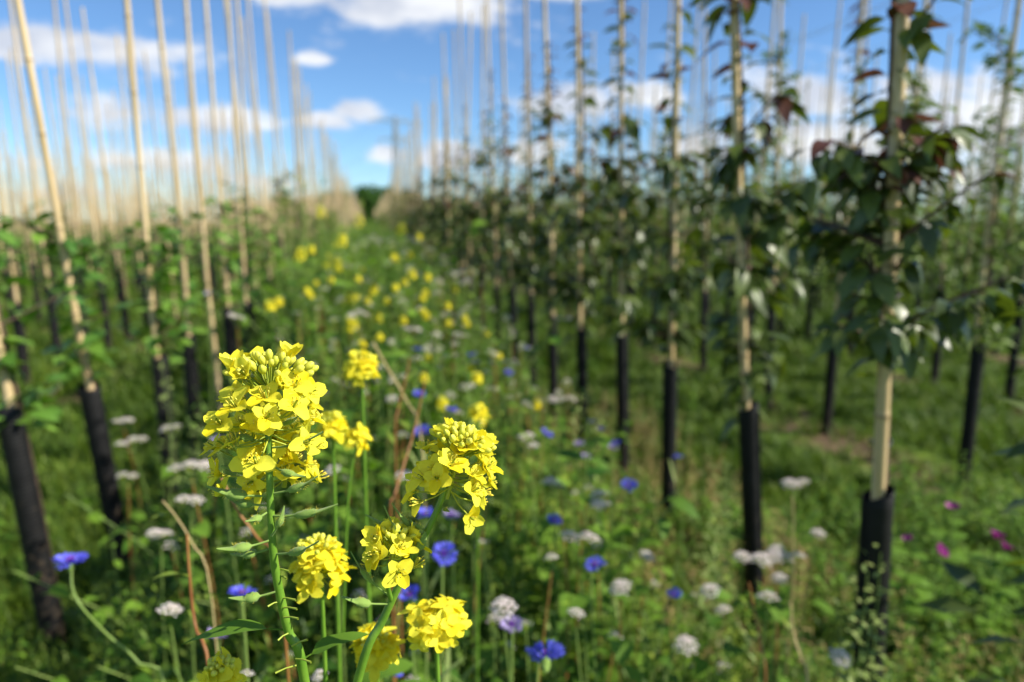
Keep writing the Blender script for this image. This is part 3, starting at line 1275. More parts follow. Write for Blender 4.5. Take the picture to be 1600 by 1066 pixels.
FL = [mustard_flower(s, U(.8, 1.05), 4) for s in range(8)]
FL_HALF = [mustard_flower(s + 20, .45, 4) for s in range(3)]
FL_RAG = [mustard_flower(s + 30, 1.1, k) for s, k in ((0, 3), (1, 2), (2, 1))]
FMESH = [f.mesh('flower', ['petal_yellow', 'stamen', 'pedicel']) for f in FL + FL_HALF + FL_RAG]
FLOW = [mustard_flower(s + 50, 1.0, 4, 1).geo() for s in range(3)]


def T_to_matrix(T):
    return Matrix([list(r) for r in T])


def head_layout(seed, R, Hh, n, buds=26):
    """list of (kind, height fraction, attach point, tip point, facing direction): a dome of open flowers
    on slender stalks round a crown of closed buds"""
    g = random.Random(seed)
    out = []
    for i in range(n):
        t = i / (n - 1)
        az = i * GOLD + g.uniform(-.3, .3)
        el = math.radians(-18 + 74 * t + g.uniform(-14, 12))
        base = np.array([0, 0, Hh * (.02 + .56 * t)])
        L = R * (.46 + .44 * g.random()) * (1 - .16 * t)
        d = sph(az, el)
        tip = base + d * L
        fd = sph(az + g.uniform(-.7, .7), el * .5 + .75 + g.uniform(-.8, .4))
        out.append(('flower' if t > .2 or g.random() < .4 else 'rag', t, base, tip, fd))
    for i in range(buds):
        t = (i + .5) / buds
        az = i * GOLD
        el = math.radians(90 - 66 * t ** .55)
        base = np.array([0, 0, Hh * .70])
        L = Hh * (.38 + .07 * g.random()) + R * .20 * t
        d = sph(az, el)
        out.append(('bud', t, base, base + d * L, d))
    return out


def bud_geo(s=1.0):
    s = s * 1.35
    V, Q = blob(.0013 * s, .0013 * s, .0027 * s, 6, 5)
    V[:, 0] *= 1 + .25 * (V[:, 2] > 0)
    V[:, 1] *= 1 + .25 * (V[:, 2] > 0)
    return V + np.array([0, 0, .002 * s]), Q, np.zeros(len(Q), int)


def place_head(parent, org, axis, seed, R, Hh, n, detailed, buds=26, scale=1.0):
    """flower_head part (pedicels and rachis) with flowers and bud cluster below it"""
    T0 = zframe(np.array(org), np.array(axis), 1.0, seed)
    lay = head_layout(seed, R, Hh, n, buds)
    g = random.Random(seed + 5)
    mb = MB()
    V, Q = tube([(0, 0, -.004), (0, 0, Hh * .4), (0, 0, Hh * .78)], [.0016 * scale, .0014 * scale, .0009 * scale], 7)
    mb.add(V, Q)
    bb = MB()
    bg = bud_geo(scale)
    fl = MB()
    items = []
    for kd, t, b, tip, d in lay:
        mid = (b + tip) / 2 + np.array([0, 0, -.0012])
        V, Q = tube([b, mid, tip], [.00052 * scale] * 3, 4)
        mb.add(V, Q)
        if kd == 'bud':
            T = zframe(tip, d, g.uniform(.8, 1.15))
            V, Q, M = xform(bg, T)
            bb.add(V, Q, M)
        else:
            T = zframe(tip, d, scale * g.uniform(.85, 1.12), g.uniform(0, 6))
            items.append((kd, t, T))
    # everything is built in world axes around the head's own origin
    def w(mbx):
        V, Q, M = mbx.geo()
        V2 = V @ T0[:3, :3].T
        r = MB()
        r.add(V2, Q, M)
        return r
    ploc = Vector(org) - parent.location
    if detailed:
        ho = obj('flower_head', w(mb).mesh('flower_head', ['pedicel']), parent, ploc)
        obj('bud_cluster', w(bb).mesh('bud_cluster', ['bud_yellow']), ho)
        R3 = np.eye(4)
        R3[:3, :3] = T0[:3, :3]
        for kd, t, T in items:
            me = FMESH[11 + g.randrange(3)] if kd == 'rag' else (FMESH[8 + g.randrange(3)] if t > .80 else FMESH[g.randrange(8)])
            fo = obj('flower', me, ho)
            fo.matrix_local = T_to_matrix(R3 @ T)
        return ho
    full = MB()
    V, Q, M = mb.geo()
    full.add(V, Q, 1)
    V, Q, M = bb.geo()
    full.add(V, Q, 2)
    for kd, t, T in items:
        V, Q, M = xform(FLOW[g.randrange(3)], T)
        full.add(V, Q, 0)
    return obj('flower_head', w(full).mesh('flower_head', ['petal_yellow', 'pedicel', 'bud_yellow']), parent, ploc)


def spline(pts, n):
    pts = [np.array(list(p), float) for p in pts]
    out = []
    k = len(pts) - 1
    for i in range(n + 1):
        t = i / n * k
        j = min(int(t), k - 1)
        f = t - j
        p0, p1, p2, p3 = pts[max(j - 1, 0)], pts[j], pts[j + 1], pts[min(j + 2, k)]
        out.append(.5 * ((2 * p1) + (-p0 + p2) * f + (2 * p0 - 5 * p1 + 4 * p2 - p3) * f ** 2 + (-p0 + 3 * p1 - 3 * p2 + p3) * f ** 3))
    return out


def stem_obj(parent, pts, r0, r1, name='stem', material='mustard_stem', n=24, sides=10, ribs=True):
    sp = spline(pts, n)
    mb = MB()
    V, Q = tube(sp, np.linspace(r0, r1, n + 1), sides)
    V = V - np.array(list(parent.location))
    mb.add(V, Q)
    return obj(name, mb.mesh(name, [material]), parent)


def pod_obj(parent, a, b, size=1.0, name='seed_pod'):
    """hairy mustard pod: thin stalk, swollen beaded body, flat curved beak; from a (on the stem) to b (the tip)"""
    a, b = np.array(list(a)), np.array(list(b))
    Lt = np.linalg.norm(b - a)
    mb = MB()
    d = (b - a) / Lt
    nseg = 18
    V, Q = [], []
    sides = 8
    f = frame(np.zeros(3), d)
    x, y, z = f[:3, 0], f[:3, 1], f[:3, 2]
    for i in range(nseg + 1):
        u = i / nseg
        c = a + d * Lt * u + z * Lt * .10 * math.sin(math.pi * u) * -.6
        if u < .38:
            w = h = .00055
        elif u < .66:
            t = (u - .38) / .28
            bulge = math.sin(math.pi * (.12 + .8 * t))
            w = (.0014 + .0012 * bulge) * size
            h = (.0009 + .0010 * bulge + .00025 * math.sin(t * 16)) * size
        else:
            t = (u - .66) / .34
            w = .0021 * (1 - t) ** .8 * size + .0002
            h = .0004 * size
        for k in range(sides):
            g = 2 * math.pi * k / sides
            V.append(c + y * w * math.cos(g) + z * h * math.sin(g))
    for i in range(nseg):
        for k in range(sides):
            k2 = (k + 1) % sides
            Q.append((i * sides + k, i * sides + k2, (i + 1) * sides + k2, (i + 1) * sides + k))
    mb.add(np.array(V) - np.array(list(parent.location)), Q)
    # short pale hairs on the body
    g = random.Random(int(abs(a[0]) * 1e5))
    for _ in range(46):
        u = g.uniform(.4, .7)
        c = a + d * Lt * u + z * Lt * .10 * math.sin(math.pi * u) * -.6
        an = g.uniform(0, 6.28)
        nrm = y * math.cos(an) + z * math.sin(an)
        p0 = c + nrm * .0014 * size
        V, Q = tube([p0, p0 + (nrm + d * .3) * .0013], [.00006, .00003], 3)
        mb.add(V - np.array(list(parent.location)), Q, 1)
    return obj(name, mb.mesh(name, ['pod', 'stamen']), parent)


def ground_under(p, dx=0.0, dy=0.0):
    return Vector((p.x + dx, p.y + dy, 0))


def leaf_obj(parent, p, az, el, L, W, material='broad_leaf', droop=.35, name='leaf', wave=.05):
    lv = leaf(L, W, 8, .2, droop, .38, wave, .25)
    T = frame(np.array(list(p)) - np.array(list(parent.location)), sph(az, el), s=1)
    V, Q, M = xform(lv, T)
    st = tube([np.array([0, 0, 0]), np.array([.25 * L, 0, 0])], [.0007, .0005], 4)
    mb = MB()
    mb.add(V, Q, M)
    V2, Q2 = st
    V2 = V2 @ T[:3, :3].T + T[:3, 3]
    mb.add(V2, Q2, 0)
    return obj(name, mb.mesh(name, [material]), parent)


G_MUST = 'yellow mustard plants in the flower strip'

# ---- the mustard in focus (tall, upright head)
D1 = .335
top1 = P(421, 640, D1)
st1 = [Vector((P(470, 1066, .40).x + .01, P(470, 1066, .40).y + .01, 0)), P(520, 1500, .44), P(478, 1080, .362), P(450, 985, .35), P(432, 900, .342), P(425, 840, .338), P(421, 740, .335), P(419, 665, .335)]
m1 = empty('mustard_plant', (st1[0].x, st1[0].y, 0))
tag(m1, 'tall upright mustard with the largest sharp yellow flower head on a thick green stem', 'mustard plant', G_MUST)
stem_obj(m1, st1, .0030, .0015, n=44)
ax = (P(421, 640, D1) - P(420, 700, D1)).normalized()
place_head(m1, P(420, 692, D1), ax, 3, .0290, .036, 38, True, 50, .86)
# tier of older, lower flowers a little behind
h1b = place_head(m1, P(402, 752, .352), (P(402, 700, .352) - P(407, 742, .352)).normalized(), 8, .025, .028, 17, True, 6, .85)
h1c = place_head(m1, P(445, 750, .362), (P(445, 700, .362) - P(440, 742, .362)).normalized(), 12, .018, .022, 14, True, 6, .85)
for a, b, dd, sz in (((423, 772), (497, 744), .33, 1.1), ((424, 806), (528, 788), .33, 1.15), ((426, 866), (498, 846), .325, 1.1), ((419, 775), (322, 760), .33, 1.5), ((417, 790), (352, 775), .34, 1.3),
                     ((418, 800), (383, 815), .32, 1.0), ((420, 845), (338, 858), .325, 1.3), ((421, 858), (360, 866), .34, 1.2), ((424, 838), (444, 790), .33, .9),
                     ((419, 735), (345, 728), .33, 1.2), ((421, 700), (505, 675), .325, 1.3), ((419, 690), (350, 672), .33, 1.1), ((421, 725), (478, 745), .325, .9),
                     ((430, 925), (357, 935), .335, 1.3), ((420, 668), (480, 640), .325, .8), ((421, 655), (372, 632), .325, .8)):
    pod_obj(m1, P(a[0], a[1], .336 if a[1] < 850 else .340), P(b[0], b[1], dd), sz)
# broken pod stalks low on the stem
for (ax_, ay, bx_, by_) in ((431, 890, 452, 893), (432, 900, 448, 904), (436, 935, 462, 938), (440, 950, 464, 952), (443, 965, 466, 967), (436, 925, 417, 930), (438, 940, 418, 948),
                            (450, 990, 434, 1001), (456, 1010, 480, 1000), (462, 1030, 486, 1035), (463, 1040, 430, 1052)):
    mbx = MB()
    A, B = P(ax_, ay, .345), P(bx_, by_, .34)
    V, Q = tube([A, (A + B) / 2 + Vector((0, 0, .0006)), B], [.0005, .0004, .0006], 5)
    mbx.add(V - np.array(list(m1.location)), Q)
    obj('pod_stalk', mbx.mesh('pod_stalk', ['pedicel']), m1)
leaf_obj(m1, P(452, 985, .352), math.pi * .97, .15, .042, .012, 'broad_leaf')
leaf_obj(m1, P(466, 1035, .36), .2, .4, .03, .012, 'broad_leaf')

# ---- second sharp mustard, leaning to the right
D2 = .355
b2 = P(520, 1180, .36)
st2 = [Vector((b2.x - .05, b2.y + .02, 0)), P(470, 1500, .40), P(556, 1076, .36), P(600, 965, .357), P(640, 880, .355), P(668, 828, .355), P(686, 790, .355), P(697, 760, .355)]
m2 = empty('mustard_plant', (st2[0].x, st2[0].y, 0))
tag(m2, 'slanting mustard whose round sharp yellow head nods over a leaning green stem', 'mustard plant', G_MUST)
stem_obj(m2, st2, .0027, .0014, n=44)
place_head(m2, P(701, 768, D2), (P(712, 700, D2) - P(697, 752, D2)).normalized(), 21, .0232, .028, 37, True, 60, .80)
# side raceme on the same stem
br = [P(612, 940, .356), P(606, 915, .35), P(609, 890, .347), P(612, 878, .346)]
stem_obj(m2, br, .0013, .0009, name='branch', n=10)
place_head(m2, P(613, 880, .346), (P(614, 840, .346) - P(612, 880, .346)).normalized(), 33, .0135, .014, 15, True, 14, .78)
for a, b, dd, sz in (((664, 836), (570, 804), .345, 1.1), ((650, 862), (600, 790), .342, .9), ((662, 838), (612, 786), .35, .8), ((605, 944), (532, 932), .345, 1.3), ((606, 930), (548, 862), .345, .8),
                     ((640, 882), (668, 874), .35, .7), ((668, 830), (640, 812), .352, .8), ((648, 868), (664, 830), .345, 1.2), ((689, 790), (702, 800), .35, .5), ((640, 880), (615, 895), .35, .6)):
    pod_obj(m2, P(a[0], a[1], .355), P(b[0], b[1], dd), sz)


# ---- the other mustards, softer with distance
def mustard(px, py, d, w, hh, label, seed, n=26, flat=1.0, lean=0.0, extra=(), leaves=2, nodet=True, group=G_MUST, h=None):
    """px,py centre of the head in the photo; w, hh its size in photo pixels; d its distance"""
    if h is not None:
        q = PH(px, py, h)
        d = (q - Vector((0, 0, H))).dot(CM @ Vector((0, 0, -1)))
    R = w / 2 / FPX * d
    Hh = hh / FPX * d * .8
    R = max(R - .0065, .006)
    Hh = max(Hh - .008, .009)
    c = P(px, py + hh * .32, d)
    e = empty('mustard_plant', (c.x + lean, c.y + .02, 0))
    g = random.Random(seed)
    base = Vector((e.location.x, e.location.y, 0))
    mid = base.lerp(c, .55) + Vector((g.uniform(-.015, .015), g.uniform(-.015, .015), 0))
    stem_obj(e, [base, mid, c], .0034 if d < .7 else .0022, .0014, n=12, sides=6)
    axis = Vector((g.uniform(-.15, .15) - lean * .5, g.uniform(-.1, .1), 1)).normalized()
    place_head(e, c, axis, seed, R, Hh, int(n * 1.35), False, 22, .78).scale = (1, 1, flat)
    for (ex, ey, er) in extra:
        q = P(ex, ey, d * 1.02)
        stem_obj(e, [base.lerp(c, .8), base.lerp(c, .9) * .5 + q * .5 + Vector((0, 0, -.01)), q], .0012, .0009, name='branch', n=6, sides=5)
        place_head(e, q, Vector((0, 0, 1)), seed + 3, max(er / FPX * d - .006, .006), max(er / FPX * d - .006, .006), 14, False, 6, .78)
    for k in range(leaves):
        t = g.uniform(.45, .85)
        leaf_obj(e, base.lerp(c, t), g.uniform(0, 6.28), g.uniform(0, .5), g.uniform(.05, .08), g.uniform(.025, .04), 'broad_leaf')
    tag(e, label, 'mustard plant', group)
    return e


mustard(502, 872, .43, 108, 96, 'mustard with a broad yellow head standing between the two sharp stems', 41, 34, .9)
mustard(681, 962, .43, 132, 44, 'mustard with a wide flat yellow head below the nodding head', 42, 30, .62)
mustard(590, 1004, .46, 92, 60, 'low mustard head half behind the base of the leaning stem', 43, 24)
mustard(565, 568, .66, 70, 46, 'blurred mustard head above the gap between the two sharp flower heads', 44, 26)
mustard(520, 660, .60, 56, 42, 'small mustard touching the big sharp head from behind', 45, 18, extra=((558, 690, 16),))
mustard(345, 1056, .38, 40, 34, 'yellow mustard just poking in at the bottom edge under the brown stem', 46, 8)
mustard(748, 642, .9, 34, 30, 'small mustard right above the nodding head', 47, 12)
BGM = [(527, 414, 22, .98), (422, 478, 22, .92), (436, 470, 16, .93), (550, 506, 30, .86), (502, 332, 22, 1.24), (562, 345, 22, 1.20), (535, 374, 20, 1.12), (470, 397, 24, 1.08),
       (545, 466, 22, .9), (627, 358, 22, 1.16), (590, 495, 18, .82), (640, 398, 14, 1.05), (643, 428, 18, .98), (668, 433, 14, .98), (710, 450, 14, .9), (585, 448, 12, .95),
       (838, 632, 18, .62), (690, 627, 20, .8), (661, 589, 17, .8), (745, 590, 22, .8), (735, 573, 16, .8), (615, 402, 14, 1.02), (560, 436, 14, .95), (486, 390, 16, 1.08), (518, 438, 14, .95),
       (700, 478, 12, .85), (575, 470, 12, .9), (655, 370, 12, 1.12), (545, 690, 14, .7), (480, 455, 14, .95), (760, 520, 10, .75), (605, 470, 12, .88), (632, 440, 12, .95), (660, 465, 10, .88), (750, 655, 24, .7)]
for _i in range(24):
    _t = U(0, 1)
    BGM.append((560 + U(-1, 1) * (40 + 150 * _t) + 60 * _t, 380 + 190 * _t, U(9, 16), .98 - .2 * _t))
BGM.sort(key=lambda b: -b[1])
BGL = [f'{ordw(i)} of the small blurred yellow mustard heads going up the flower strip' for i in range(len(BGM))]
for i, (px, py, w, h) in enumerate(BGM):
    if py < 350:
        q = P(px, py, 3.2 if px < 520 else 3.8)
        mustard(px, py, 3.2 if px < 520 else 3.8, w, w, BGL[i], 60 + i, 12, leaves=1, group='blurred mustard plants down the flower strip')
        continue
    mustard(px, py, None, w, w * .9, BGL[i], 60 + i, 12, leaves=1, h=h, group='blurred mustard plants down the flower strip')


# ---- cornflowers
def corn_head(seed, petm='blue_petal'):
    g = random.Random(seed)
    mb = MB()
    for k in range(11):
        a = k * 2 * math.pi / 11 + g.uniform(-.15, .15)
        el = g.uniform(.05, .5)
        # trumpet floret: narrow tube then 4 spreading lobes
        d = sph(a, el)
        V, Q = tube([(0, 0, 0), d * .007, d * .012], [.0006, .0009, .0022], 6)
        mb.add(V, Q, 0)
        for j in range(5):
            lf = leaf(g.uniform(.009, .012), .0042, 3, .3, -.1, .5, 0, 0, 0)
            d2 = sph(a + (j - 2) * .22, el + .25 * math.cos(j * 2.1))
            V, Q, M = xform(lf, frame(d * .010, d2, s=1, roll=g.uniform(-.5, .5)))
            mb.add(V, Q, M)
    for k in range(16):
        a = k * GOLD
        d = sph(a, g.uniform(.8, 1.5))
        V, Q = tube([d * .002, d * .009], [.0008, .0005], 4)
        mb.add(V, Q, 1)
    V, Q = blob(.0042, .0042, .0068, 10, 6)
    mb.add(V + np.array([0, 0, -.006]), Q, 2)
    for k in range(20):
        t = k / 20
        a = k * GOLD
        lf = leaf(.004, .0028, 2, .2, .1, .45, 0, 0, 2)
        V, Q, M = xform(lf, frame(np.array([.0040 * math.cos(a), .0040 * math.sin(a), -.010 + .007 * t]), sph(a, 1.2), s=1))
        mb.add(V, Q, M)
    return mb.mesh('flower_head', [petm, 'violet_centre', 'pod'])


CORN = [corn_head(s) for s in range(3)]
CORN_L = [corn_head(s + 7, 'lilac_petal') for s in range(2)]


def cornflower(px, py, h, size, label, seed, lilac=False, tilt=(0, 0), lean=(0, 0), group='cornflowers in the flower strip', bend=None, w=None):
    c = PH(px, py, h)
    g = random.Random(seed)
    e = empty('cornflower', (c.x + lean[0], c.y + lean[1] + .01, 0))
    base = e.location.copy()
    pts = [base, base.lerp(c, .5) + Vector((g.uniform(-.02, .02), g.uniform(-.02, .02), 0)), c + Vector((tilt[0] * -.03, tilt[1] * -.03, -.03)), c + Vector((0, 0, -.008))]
    if bend:
        pts = [base] + bend + [c + Vector((0, 0, -.008))]
    stem_obj(e, pts, .0019, .0013, material='herb_stem', n=18, sides=6)
    ho = obj('flower_head', (CORN_L if lilac else CORN)[seed % 2], e, c - e.location)
    s = size * .86
    ho.scale = (s, s, s)
    ho.rotation_euler = (-tilt[1] + g.uniform(-.2, .2), tilt[0] + g.uniform(-.2, .2), g.uniform(0, 6))
    for k in range(3):
        leaf_obj(e, base.lerp(c, g.uniform(.3, .85)), g.uniform(0, 6.28), .9, g.uniform(.05, .09), .008, 'pale_leaf', droop=.3)
    tag(e, label, 'cornflower', group)


_b = PH(110, 882, .78)
cornflower(110, 880, .78, 1.15, 'cornflower on a long curved pale stem beside the thick black guard', 0, bend=[P(260, 1120, .86), P(215, 1035, .85), P(165, 990, .83), P(118, 935, .80)])
cornflower(852, 1030, .76, 1.3, 'largest open cornflower near the bottom edge', 1, tilt=(0, -1.0))
cornflower(931, 885, .70, .95, 'cornflower halfway between the nodding mustard and the black guards', 2, tilt=(.1, -.4))
cornflower(983, 761, .66, 1.1, 'cornflower in front of a black guard with flat open petals', 3, tilt=(.2, 0))
cornflower(693, 867, .80, .95, 'cornflower just under the nodding mustard head', 4, tilt=(0, -.6))
cornflower(642, 932, .78, .8, 'cornflower half hidden above the wide flat mustard head', 5, tilt=(0, -.3))
cornflower(853, 679, .70, 1.05, 'cornflower leaning sideways beside pale buckwheat blooms', 6, tilt=(.6, 0))
cornflower(665, 806, .84, .8, 'cornflower seen between the nodding mustard head and its stem', 7)
cornflower(1054, 930, .62, .75, 'half-open cornflower near the foot of the black guards', 8, tilt=(-.3, 0))
cornflower(378, 932, .82, .9, 'cornflower behind the thick sharp mustard stem', 9)
for i, (px, py, h) in enumerate(sorted(((795, 583, .74), (822, 545, .76), (738, 556, .8), (661, 677, .84), (653, 547, .84), (655, 618, .8), (705, 642, .8), (605, 1052, .75), (757, 690, .72), (962, 695, .62),
                                 (1060, 715, .5), (865, 815, .65)), key=lambda b: -b[1])):
    cornflower(px, py, h, .95, f'{ordw(i)} of the small blurred cornflowers counted going up the strip', 20 + i, tilt=(U(-.3, .3), U(-.4, .1)), group='small blurred cornflowers in the strip')
for i, (px, py, h) in enumerate(sorted(((342, 690, .82), (905, 695, .64), (925, 660, .62), (940, 672, .62), (958, 700, .6), (705, 808, .74), (325, 460, .95), (915, 715, .6), (340, 995, .7), (800, 980, .72)), key=lambda b: -b[1])):
    cornflower(px, py, h, .9, f'{ordw(i)} of the faded lilac flowers counted going up the strip', 40 + i, lilac=True, group='faded lilac flowers in the strip')


# ---- buckwheat (white clusters on reddish stems, heart-shaped leaves)
def buck_head(seed, n=46, R=.020):
    g = random.Random(seed)
    mb = MB()
    for k in range(n):
        t = k / n
        a = k * GOLD
        r = R * math.sqrt(t) * g.uniform(.85, 1.1)
        z = .010 * (1 - t) + g.uniform(-.003, .003)
        c = np.array([r * math.cos(a), r * math.sin(a), z])
        nrm = np.array([c[0] * 22, c[1] * 22, .8 + g.uniform(-.2, .3)])
        T = zframe(c, nrm, g.uniform(.85, 1.2), g.uniform(0, 6))
        sub = MB()
        for j in range(5):
            lf = leaf(.0036, .0030, 2, .3, -.25, .55, 0, 0, 0)
            V, Q, M = rotz(xform(lf, frame(np.zeros(3), sph(0, .45), s=1)), j * 2 * math.pi / 5)
            sub.add(V, Q, M)
        V, Q, M = xform(sub.geo(), T)
        mb.add(V, Q, M)
        V, Q = tube([np.array([0, 0, -.012]), c * np.array([.7, .7, 1]) * .6 + np.array([0, 0, -.003]), c], [.0004] * 3, 3)
        mb.add(V, Q, 1)
    return mb.mesh('flower_cluster', ['white_petal', 'pedicel'])


BUCK = [buck_head(s, n, r) for s, n, r in ((0, 55, .020), (1, 42, .017), (2, 30, .013), (3, 60, .024))]
BUCK_LO = [buck_head(s + 9, 14, .015) for s in range(2)]


def heart_leaf_mesh():
    lv = leaf(.055, .05, 6, .2, .35, .28, .04, .0)
    return MB().add(lv[0], lv[1], 0).mesh('leaf', ['broad_leaf'])


HEART = heart_leaf_mesh()


def buckwheat(px, py, h, wpx, label, seed, heads=None, group='buckwheat plants in the flower strip', red=True, lean=(0, 0), squash=.95, leaves=4, far_=False):
    c = PH(px, py, h)
    d = (c - Vector((0, 0, H))).dot(CM @ Vector((0, 0, -1)))
    W = wpx / FPX * d
    g = random.Random(seed)
    e = empty('buckwheat_plant', (c.x + lean[0], c.y + lean[1] + .02, 0))
    base = e.location.copy()
    mid = base.lerp(c, .55) + Vector((g.uniform(-.03, .03), g.uniform(-.02, .02), 0))
    stem_obj(e, [base, mid, c + Vector((0, 0, -.02))], .0019, .0010, material='red_stem' if red and seed % 3 == 0 else 'herb_stem', n=10, sides=6)
    nh = heads or max(1, min(6, round(W / .026)))
    for k in range(nh):
        off = Vector(((k - (nh - 1) / 2) / max(nh, 1) * W * .85, g.uniform(-.012, .012), g.uniform(-.006, .006))) if nh > 1 else Vector((0, 0, 0))
        q = c + off
        me = (BUCK if not far_ else BUCK_LO)[g.randrange(2)]
        fo = obj('flower_cluster', me, e, q - e.location)
        s = (W / nh) / .034 * (1.02 if nh > 1 else .85)
        fo.scale = (s, s, s * squash)
        fo.rotation_euler = (g.uniform(-.35, .35), g.uniform(-.35, .35), g.uniform(0, 6))
        if nh > 1:
            stem_obj(e, [c + Vector((0, 0, -.03)), c + off * .5 + Vector((0, 0, -.018)), q + Vector((0, 0, -.008))], .0009, .0006, name='branch', material='herb_stem', n=5, sides=4)
    for k in range(leaves):
        t = g.uniform(.35, .92)
        lo = obj('leaf', HEART, e, base.lerp(c, t) - e.location)
        lo.rotation_euler = (g.uniform(-.3, .3), g.uniform(-.3, .5), g.uniform(0, 6.28))
        s = g.uniform(.5, 1.05)
        lo.scale = (s, s, s)
    tag(e, label, 'buckwheat plant', group)


B = [(298, 730, .80, 74, 'buckwheat with the widest white bloom beside the big mustard head'), (296, 782, .78, 48, 'buckwheat bloom hanging below the widest white one on a reddish stem'),
     (206, 690, .62, 46, 'buckwheat bloom between the two nearest black guards, upper of two'), (199, 744, .62, 32, 'buckwheat bloom between the two nearest black guards, lower of two'),
     (266, 668, .70, 30, 'buckwheat bloom overlapping a black guard of the sapling row'), (265, 956, .74, 36, 'round white buckwheat bloom low beside the brown stem'),
     (192, 658, .6, 34, 'pale lilac-white buckwheat against the grass near the sapling row'), (250, 832, .66, 40, 'dim buckwheat bloom in shade under the yellow broken stalk'),
     (1243, 755, .64, 56, 'flat-topped creamy white bloom on a thin yellow stem amid the grass'), (1196, 876, .60, 56, 'white bloom crossing the second dark guard near its foot'),
     (1238, 870, .60, 42, 'white bloom touching its neighbour beside the second dark guard'), (1200, 936, .58, 36, 'white bloom hanging under the pair beside the second dark guard'),
     (1312, 1030, .52, 38, 'white bloom at the foot of the nearest dark-leaved tree'), (1278, 835, .56, 22, 'tiny white bloom above the lowest pale bloom by the near tree'),
     (720, 527, .80, 28, 'tilted white bloom upright above the nodding mustard'), (560, 492, .90, 34, 'white bloom beside a blurred yellow mustard up the strip'),
     (643, 514, .85, 34, 'greyish white bloom up the strip between green stems'), (878, 625, .66, 46, 'pale pinkish bloom in front of the dark guards'),
     (822, 682, .70, 30, 'small pale bloom left of the sideways cornflower'), (833, 698, .70, 18, 'tiny white bloom under the sideways cornflower'),
     (905, 848, .70, 62, 'pinkish bloom above the cornflower midway to the guards'), (862, 873, .72, 24, 'round cream bud-like bloom beside the pinkish bloom'),
     (940, 790, .66, 40, 'cream bloom below the flat cornflower'), (787, 952, .74, 40, 'pale bloom above the largest open cornflower'), (970, 920, .66, 34, 'dull pink bloom under the halfway cornflower'),
     (1072, 1010, .55, 34, 'cream bloom low between the black guards'), (860, 755, .7, 26, 'pink bloom on a yellow stem beside the nodding mustard'), (385, 1056, .8, 26, 'white bloom at the bottom edge beside the yellow petal'),
     (632, 745, .86, 28, 'white bloom tucked behind the nodding mustard head'), (520, 738, .84, 34, 'grey white bloom beside the big mustard head'), (370, 495, .95, 26, 'lilac white bloom among the canes of the sapling row'),
     (653, 563, .82, 20, 'white bloom above the small yellow buttons'), (612, 625, .8, 22, 'white bloom between reddish stems mid strip'), (500, 1058, .8, 30, 'dim white bloom at the bottom edge by the thick stem'),
     (742, 568, .8, 18, 'white bloom beside twin small yellow heads'), (735, 605, .78, 18, 'second white bloom below the twin small yellow heads'), (715, 648, .76, 22, 'white bloom right above the nodding mustard head'),
     (880, 500, .75, 26, 'pale silvery bloom hanging among dark leaves'), (1110, 925, .56, 30, 'cream bloom beside the half-open cornflower'), (620, 900, .8, 20, 'small white bloom hidden under the side raceme'),
     (1160, 872, .59, 26, 'white bloom at the very edge of the second dark guard, start of its cluster'), (1218, 905, .58, 24, 'small white bloom tucked beneath the white pair by the second dark guard'),
     (1214, 862, .61, 30, 'white bloom topping the cluster by the second dark guard'), (935, 775, .66, 26, 'small cream bloom just over a bigger cream bloom'),
     (1130, 955, .54, 24, 'faint cream bloom below the half-open cornflower'), (1010, 870, .64, 24, 'faint cream bloom between cornflower and dark guard'),
     (900, 960, .68, 26, 'cream bloom above the lower weeds beyond the largest cornflower')]
for i, (px, py, h, w, lb) in enumerate(B):
    buckwheat(px, py, h, w, lb, i, leaves=3)
for i in range(140):
    t = U(0, 1)
    py = 372 + 250 * t ** 1.2
    px = 600 + (U(-1, 1) * (50 + 210 * t)) + 60 * t
    hh = 1.2 - (py - 345) / FPX * (3.2 / (.35 + t * 1.6))
    hh = min(max(hh, .6), 1.02)
    buckwheat(px, py, hh, U(12, 24), 'small white buckwheat bloom blurred in the far part of the flower strip', 100 + i, 1, 'far blurred buckwheat in the flower strip', leaves=1, far_=True)
LOWXY = sorted([(U(-.45, .72), U(.75, 3.4)) for _ in range(150)], key=lambda p: math.hypot(*p))
for i, (x, y) in enumerate(LOWXY):
    h = max(veg_h(x, y) * U(.85, 1.12), .3)
    # random blooms placed in the field itself
    g = random.Random(500 + i)
    e = empty('buckwheat_plant', (x, y, 0), g.uniform(0, 6))
    stem_obj_pts = [Vector((x, y, 0)), Vector((x + g.uniform(-.03, .03), y, h * .6)), Vector((x, y, h))]
    _rz = e.rotation_euler.z
    e.rotation_euler.z = 0
    stem_obj(e, stem_obj_pts, .0024, .001, material='red_stem' if i % 2 else 'herb_stem', n=6, sides=5)
    fo = obj('flower_cluster', BUCK_LO[i % 2], e, Vector((0, 0, h)))
    s = g.uniform(.45, .95)
    fo.scale = (s, s, s * .9)
    fo.rotation_euler = (g.uniform(-.4, .4), g.uniform(-.4, .4), 0)
    lo = obj('leaf', HEART, e, Vector((0, 0, h * .7)))
    lo.rotation_euler = (0, .2, g.uniform(0, 6))
    tag(e, 'little pale buckwheat bloom scattered among the weeds of the near strip', 'buckwheat plant', 'little pale buckwheat scattered in the strip')


